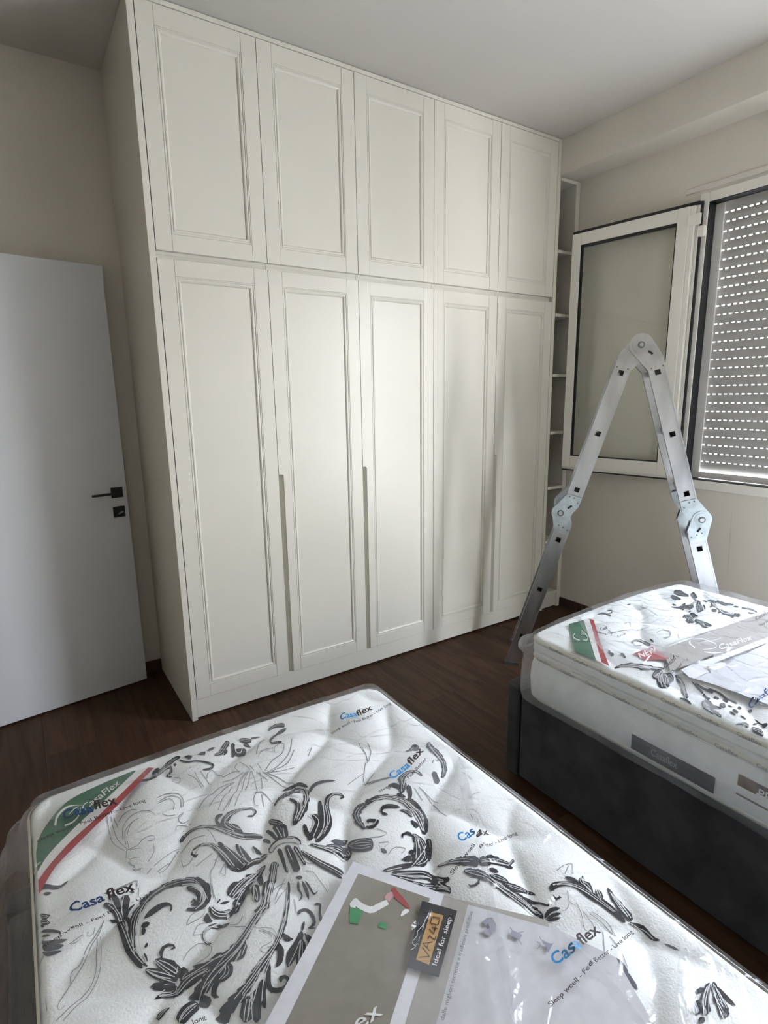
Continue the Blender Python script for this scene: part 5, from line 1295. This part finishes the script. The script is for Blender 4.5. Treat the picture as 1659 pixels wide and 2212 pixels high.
# ---- prints, sheets and lettering
def cr(P, t):
    n = len(P); i = min(int(t), n - 2); f = t - i
    p0, p1, p2, p3 = P[max(i - 1, 0)], P[i], P[i + 1], P[min(i + 2, n - 1)]
    return [0.5 * (2 * b + (c - a) * f + (2 * a - 5 * b + 4 * c - d) * f * f + (3 * b - a - 3 * c + d) * f ** 3) for a, b, c, d in zip(p0, p1, p2, p3)]
def ribbon_geo(V, F, m, nums, zf, off, taper=False):
    x0, Wd, yf, L = MATS[m][:4]
    P = [tuple(v * 1e-4 for v in nums[i:i + 4]) for i in range(0, len(nums), 4)]
    if len(P) < 2: return
    ln = sum(math.hypot((a[0] + a[2] - b[0] - b[2]) / 2, (a[1] + a[3] - b[1] - b[3]) / 2) for a, b in zip(P, P[1:]))
    wid = max(math.hypot(p[0] - p[2], p[1] - p[3]) for p in P)
    ns = max(3, int(ln / (.003 if taper and wid > .02 else .006))); nc = max(1, int(wid / .009)); base = len(V)
    for i in range(ns + 1):
        q = cr(P, (len(P) - 1) * i / ns)
        if taper:
            t = i / ns; e = min(t, 1 - t) * ln / max(wid * .35, .004); k_ = (0.22 if ln > wid * 1.3 else .5) + (.78 if ln > wid * 1.3 else .5) * math.sqrt(max(0, 1 - (1 - min(1, e)) ** 2))
            if wid > .018 and ln > 1.8 * wid:
                nl = max(2, round(ln / .021)); la = .66 + .36 * ((nl * t) % 1.0) ** .8; lb = .66 + .36 * ((nl * t + .45) % 1.0) ** .8
            else: la = lb = 1.0
            cxm, cym = (q[0] + q[2]) / 2, (q[1] + q[3]) / 2
            q = [cxm + (q[0] - cxm) * k_ * la, cym + (q[1] - cym) * k_ * la, cxm + (q[2] - cxm) * k_ * lb, cym + (q[3] - cym) * k_ * lb]
        for c in range(nc + 1):
            t = c / nc; x = x0 + q[0] * (1 - t) + q[2] * t; y = yf - (q[1] * (1 - t) + q[3] * t)
            x = min(max(x, x0 + .004), x0 + Wd - .004); y = min(y, yf - .004)
            V.append((x, y, zf(m, x, y) + off))
    for i in range(ns):
        for c in range(nc):
            a = base + i * (nc + 1) + c; F.append((a, a + 1, a + nc + 2, a + nc + 1))
def quad_geo(V, F, m, nums, zf, off, n=14):
    x0, Wd, yf, L = MATS[m][:4]
    P = [(x0 + nums[i] * 1e-4, yf - nums[i + 1] * 1e-4) for i in range(0, 8, 2)]; base = len(V)
    for j in range(n + 1):
        for i in range(n + 1):
            u, v = i / n, j / n
            x, y = [(P[0][k_] * (1 - u) + P[1][k_] * u) * (1 - v) + (P[3][k_] * (1 - u) + P[2][k_] * u) * v for k_ in (0, 1)]
            V.append((x, y, zf(m, x, y) + off))
    for j in range(n):
        for i in range(n): a = base + j * (n + 1) + i; F.append((a, a + 1, a + n + 2, a + n + 1))
GLY = {}
def glyphs(s):
    if s not in GLY:
        c = bpy.data.curves.new('text', 'FONT'); c.body = s; c.resolution_u = 3; c.offset = .022 if s in ('Casa', 'flex', 'Cas', 'Casafl', 'NEW') else .007; o = bpy.data.objects.new('text', c); COL.objects.link(o)
        bpy.context.view_layer.update()
        me = bpy.data.meshes.new_from_object(o.evaluated_get(bpy.context.evaluated_depsgraph_get()))
        V = [v.co.copy() for v in me.vertices]; F = [tuple(p.vertices) for p in me.polygons]
        bpy.data.objects.remove(o); bpy.data.curves.remove(c); bpy.data.meshes.remove(me)
        w = max(v.x for v in V); mn = min(v.x for v in V); GLY[s] = ([((v.x - mn) / (w - mn), v.y / .70) for v in V], F)
    return GLY[s]
def text_fn(s, fn, m, parent, name='lettering'):
    V, F = glyphs(s); return from_data(name, [fn(u, v) for u, v in V], F, m, parent)
def text_surf(mi, s, nums, zf, off, m, parent):
    x0, Wd, yf, L = MATS[mi][:4]; P = [(x0 + nums[i] * 1e-4, yf - nums[i + 1] * 1e-4) for i in (0, 2, 4)]
    def fn(u, v):
        x = P[0][0] + (P[1][0] - P[0][0]) * u + (P[2][0] - P[0][0]) * v; y = P[0][1] + (P[1][1] - P[0][1]) * u + (P[2][1] - P[0][1]) * v
        return (x, y, zf(mi, x, y) + off)
    return text_fn(s, fn, m, parent)

LAB = {1: 'white quilted mattress with charcoal scroll print in the foreground, wrapped in plastic',
       2: 'white quilted mattress in plastic on the charcoal bed frame by the window'}
LLAB = {1: 'folded taupe and white leaflet with a black sticker on the foreground mattress', 2: 'folded taupe leaflet with a red flap on the mattress by the window'}
def build_mattress(m, zb):
    x0, Wd, yf, L, zt = MATS[m][:5]
    root = empty('mattress', (x0 + Wd / 2, yf - L / 2, zb), LAB[m], 'mattress', 'wrapped mattresses')
    ze = zt - .017
    tB = zb + (zt - zb) * .70
    prof = [(ze - .003, .003), (ze - .010, .003), (ze - .022, .001), (ze - .034, -.001), ((ze + tB) / 2, .004), (tB + .010, -.001), (tB, -.003), (tB - .010, -.001), (tB - .04, .007), ((tB + zb) / 2, .010), (zb + .03, .006), (zb + .012, -.002), (zb, -.012)]
    body = shell('body', m, .0075, htop, .05, prof, M['tick'], root)
    band(m, zt - .012, .003, .008, M['tape'], root); band(m, tB, .001, .008, M['tape'], root); band(m, zb + .02, .003, .007, M['tape'], root)
    groups = {}
    for ln in (PRINT1 if m == 1 else PRINT2).strip().splitlines():
        groups.setdefault(ln[0], []).append([int(a) for a in ln[1:].split()])
    pr = None
    for k_, off in (('g', .0011), ('m', .0013), ('k', .0014), ('c', .0018), ('w', .0020)):
        if k_ not in groups: continue
        V, F = [], []
        if k_ == 'w':                                  # light veins inside every broad dark leaf
            for nums in groups['k'] + groups.get('m', []):
                P = [nums[i:i + 4] for i in range(0, len(nums), 4)]
                wd_ = max(math.hypot(a[0] - a[2], a[1] - a[3]) for a in P)
                if wd_ < 150 or len(P) < 3: continue
                for fr in ((.33, .67) if wd_ < 330 else (.2, .42, .64, .84)):
                    t0 = RND.uniform(.04, .2); t1 = RND.uniform(.75, .93); row = []
                    for j in range(5):
                        q = cr(P, (len(P) - 1) * (t0 + (t1 - t0) * j / 4)); f_ = .5 + (fr - .5) * (.55 + .45 * math.sin(math.pi * j / 4)); h_ = 6.0 / max(60, math.hypot(q[0] - q[2], q[1] - q[3]))
                        for g_ in (f_ - h_, f_ + h_): row += [q[0] * (1 - g_) + q[2] * g_, q[1] * (1 - g_) + q[3] * g_]
                    ribbon_geo(V, F, m, row, htop, off)
        for nums in groups[k_]: ribbon_geo(V, F, m, nums, htop, off, k_ in 'km')
        o = from_data('scroll_print', V, F, M['p_' + k_], root, kind='stuff')
        if k_ == 'g': o['label'] = 'thin grey line drawing of scrolls'
        elif k_ == 'k': o['label'] = 'charcoal acanthus scroll print'
    # wrap
    cx_, cy_ = x0, yf
    def extra(mm, px, py, z, o, lev, nr):
        nz = vnoise(px * 4 + 3, py * 4 + lev * .30, 21 + mm); nz2 = vnoise(px * 9, py * 9 + lev * .35, 5 + mm)
        oo = o + .016 * nz * min(1, lev / 4) + .005 * nz2 + .009 * vnoise(px * 6.5 + 9, py * 6.5, 33 + mm) ** 2 * (1 if lev < 6 else .5)
        if mm == 1 and nr[0] < -.5:                   # the near mattress' bag flares out over the frame edge
            f = lev / 9.0; oo += .085 * f * f * (.6 + .5 * vnoise(py * 3, 1.3, 8))
        dl = math.hypot(px - x0, py - yf)
        if mm == 2 and dl < .12 and lev < 3: oo += .028 * (1 - dl / .12)
        return oo, z
    fp = [(ze - .002, .006), (ze - .014, .009), (ze - .028, .008), (ze - .045, .010), (tB + .012, .011), (tB - .006, .008), (tB - .03, .014), ((tB + zb) / 2, .016), (zb + .03, .015), (zb + .006, .010)]
    wrap = shell('plastic_wrap', m, .0075, hfilm, .028, fp, M['film'], root, out_extra=extra, bottom=False)
    wrap.data.materials.append(M['film_side'])
    for p_ in wrap.data.polygons:
        if p_.index >= wrap['n_top']: p_.material_index = 1
    del wrap['n_top']; wrap['label'] = 'clear crumpled polythene bag with printed lettering'
    for h_, w_2, P in CREASE[m]:                      # hazy strips added along the sharp folds, painting their bright highlight
        if w_2 > .0085: continue
        V, F = [], []; n_s = 60
        for i in range(n_s + 1):
            x, y = cr(P, (len(P) - 1) * i / n_s); xe, ye = cr(P, min(len(P) - 1, (len(P) - 1) * i / n_s + .02)); xs, ys = cr(P, max(0, (len(P) - 1) * i / n_s - .02))
            tx, ty = xe - xs, ye - ys; l_ = math.hypot(tx, ty) or 1; hw_ = (.005 + .012 * vnoise(i * .09, m * 3.7, 2)) * min(1, 4 * i / n_s + .1, 4 * (1 - i / n_s) + .1)
            for sgn in (-1, -.3, .3):
                xx, yy = x - ty / l_ * hw_ * (sgn - .2), y + tx / l_ * hw_ * (sgn - .2)
                xx = min(max(xx, x0 + .004), x0 + Wd - .004); V.append((xx, yy, hfilm(m, xx, yy) + .0018))
        for i in range(n_s):
            for c in range(2): a = i * 3 + c; F.append((a, a + 1, a + 4, a + 3))
        from_data('fold_highlight', V, F, M['fold_highlight'], wrap, smooth=True)
    # sheets
    leaf = empty('leaflet', (x0 + Wd / 2, yf - L / 2, zt), LLAB[m], 'leaflet', 'folded leaflets under the plastic')
    rib = None; stk = None; n_ = 0
    for ln in SHEETS.strip().splitlines():
        q = ln.split('|')
        if int(q[0]) != m or q[2] == 'X': continue
        grp, typ, col = q[1], q[2], q[3]; n_ += 1
        nums = [int(a) for a in q[-1].split()]; mt = M['p_' + col]
        if grp == 'film': text_surf(m, q[4], nums, hfilm, .0012, mt, wrap); continue
        off = {'ribbon': 0.0, 'leaflet': .0002, 'sticker': .0040}[grp] + n_ * .00009
        par = {'ribbon': rib or root, 'leaflet': leaf, 'sticker': stk or leaf}[grp]
        if typ == 'T': text_surf(m, q[4], nums, sheet_z, off, mt, par); continue
        V, F = [], []
        if typ == 'Q': quad_geo(V, F, m, nums, sheet_z, off)
        else: ribbon_geo(V, F, m, nums, sheet_z, off)
        nm = {'ribbon': 'corner_band' if rib is None else ('band' if col in ('white', 'red') and n_ < 60 and len(nums) > 20 else 'emblem'), 'leaflet': 'page' if typ == 'Q' else 'printed_mark', 'sticker': 'sticker' if stk is None else ('sticker_panel' if typ == 'Q' else 'printed_mark')}[grp]
        o = from_data(nm, V, F, mt, par)
        if grp == 'ribbon' and rib is None: rib = o
        if grp == 'sticker' and stk is None: stk = o; o['label'] = 'black and gold sticker'
    return root, zt, tB
r1, zt1, tB1 = build_mattress(1, 0.358)
r2, zt2, tB2 = build_mattress(2, 0.388)
# lettering on the tapes, running along the left side
def tape_text(m, root, z, ys, s='Casaflex', ln=.056, h=.0105, o=.0075):
    x = MATS[m][0] - o
    for y in ys: text_fn(s, lambda u, v: (x, y - ln * u, z - h * .45 + h * v), M['p_tapegrey'], root)
tape_text(2, r2, tB2, [-1.306 - .0966 * k for k in range(-1, 9)], o=.0045)
tape_text(2, r2, zt2 - .012, [-1.257 - .0966 * k for k in range(0, 9)], o=.0065)
tape_text(1, r1, zt1 - .012, [-1.25 - .0966 * k for k in range(0, 12)], o=.0065)
# woven tags on the far mattress' border
def side_quad(root, name, y0, y1, z0, z1, col, o):
    x = MATS[2][0] - o; return from_data(name, [(x, y0, z0), (x, y1, z0), (x, y1, z1), (x, y0, z1)], [(0, 1, 2, 3)], M['p_' + col], root)
tg = side_quad(r2, 'woven_tag', -1.572, -1.803, .420, .466, 'tag', .0112); tg['label'] = 'dark woven name tag'
side_quad(tg, 'stripe', -1.572, -1.803, .440, .452, 'tagdark', .0116); side_quad(tg, 'stripe', -1.572, -1.803, .420, .427, 'tagdark', .0116)
text_fn('Casaflex', lambda u, v: (MATS[2][0] - .0120, -1.632 - .075 * u, .434 + .020 * v), M['p_silver'], tg)
tg = side_quad(r2, 'woven_tag', -1.853, -2.10, .466, .508, 'tagplum', .0090); tg['label'] = 'brown woven tag'
side_quad(tg, 'stripe', -1.853, -1.895, .468, .506, 'tagbrown', .0094); side_quad(tg, 'stripe', -1.853, -2.10, .452, .457, 'taupe', .0105)
text_fn('PR', lambda u, v: (MATS[2][0] - .0098, -1.900 - .030 * u, .476 + .022 * v), M['p_offwhite'], tg)
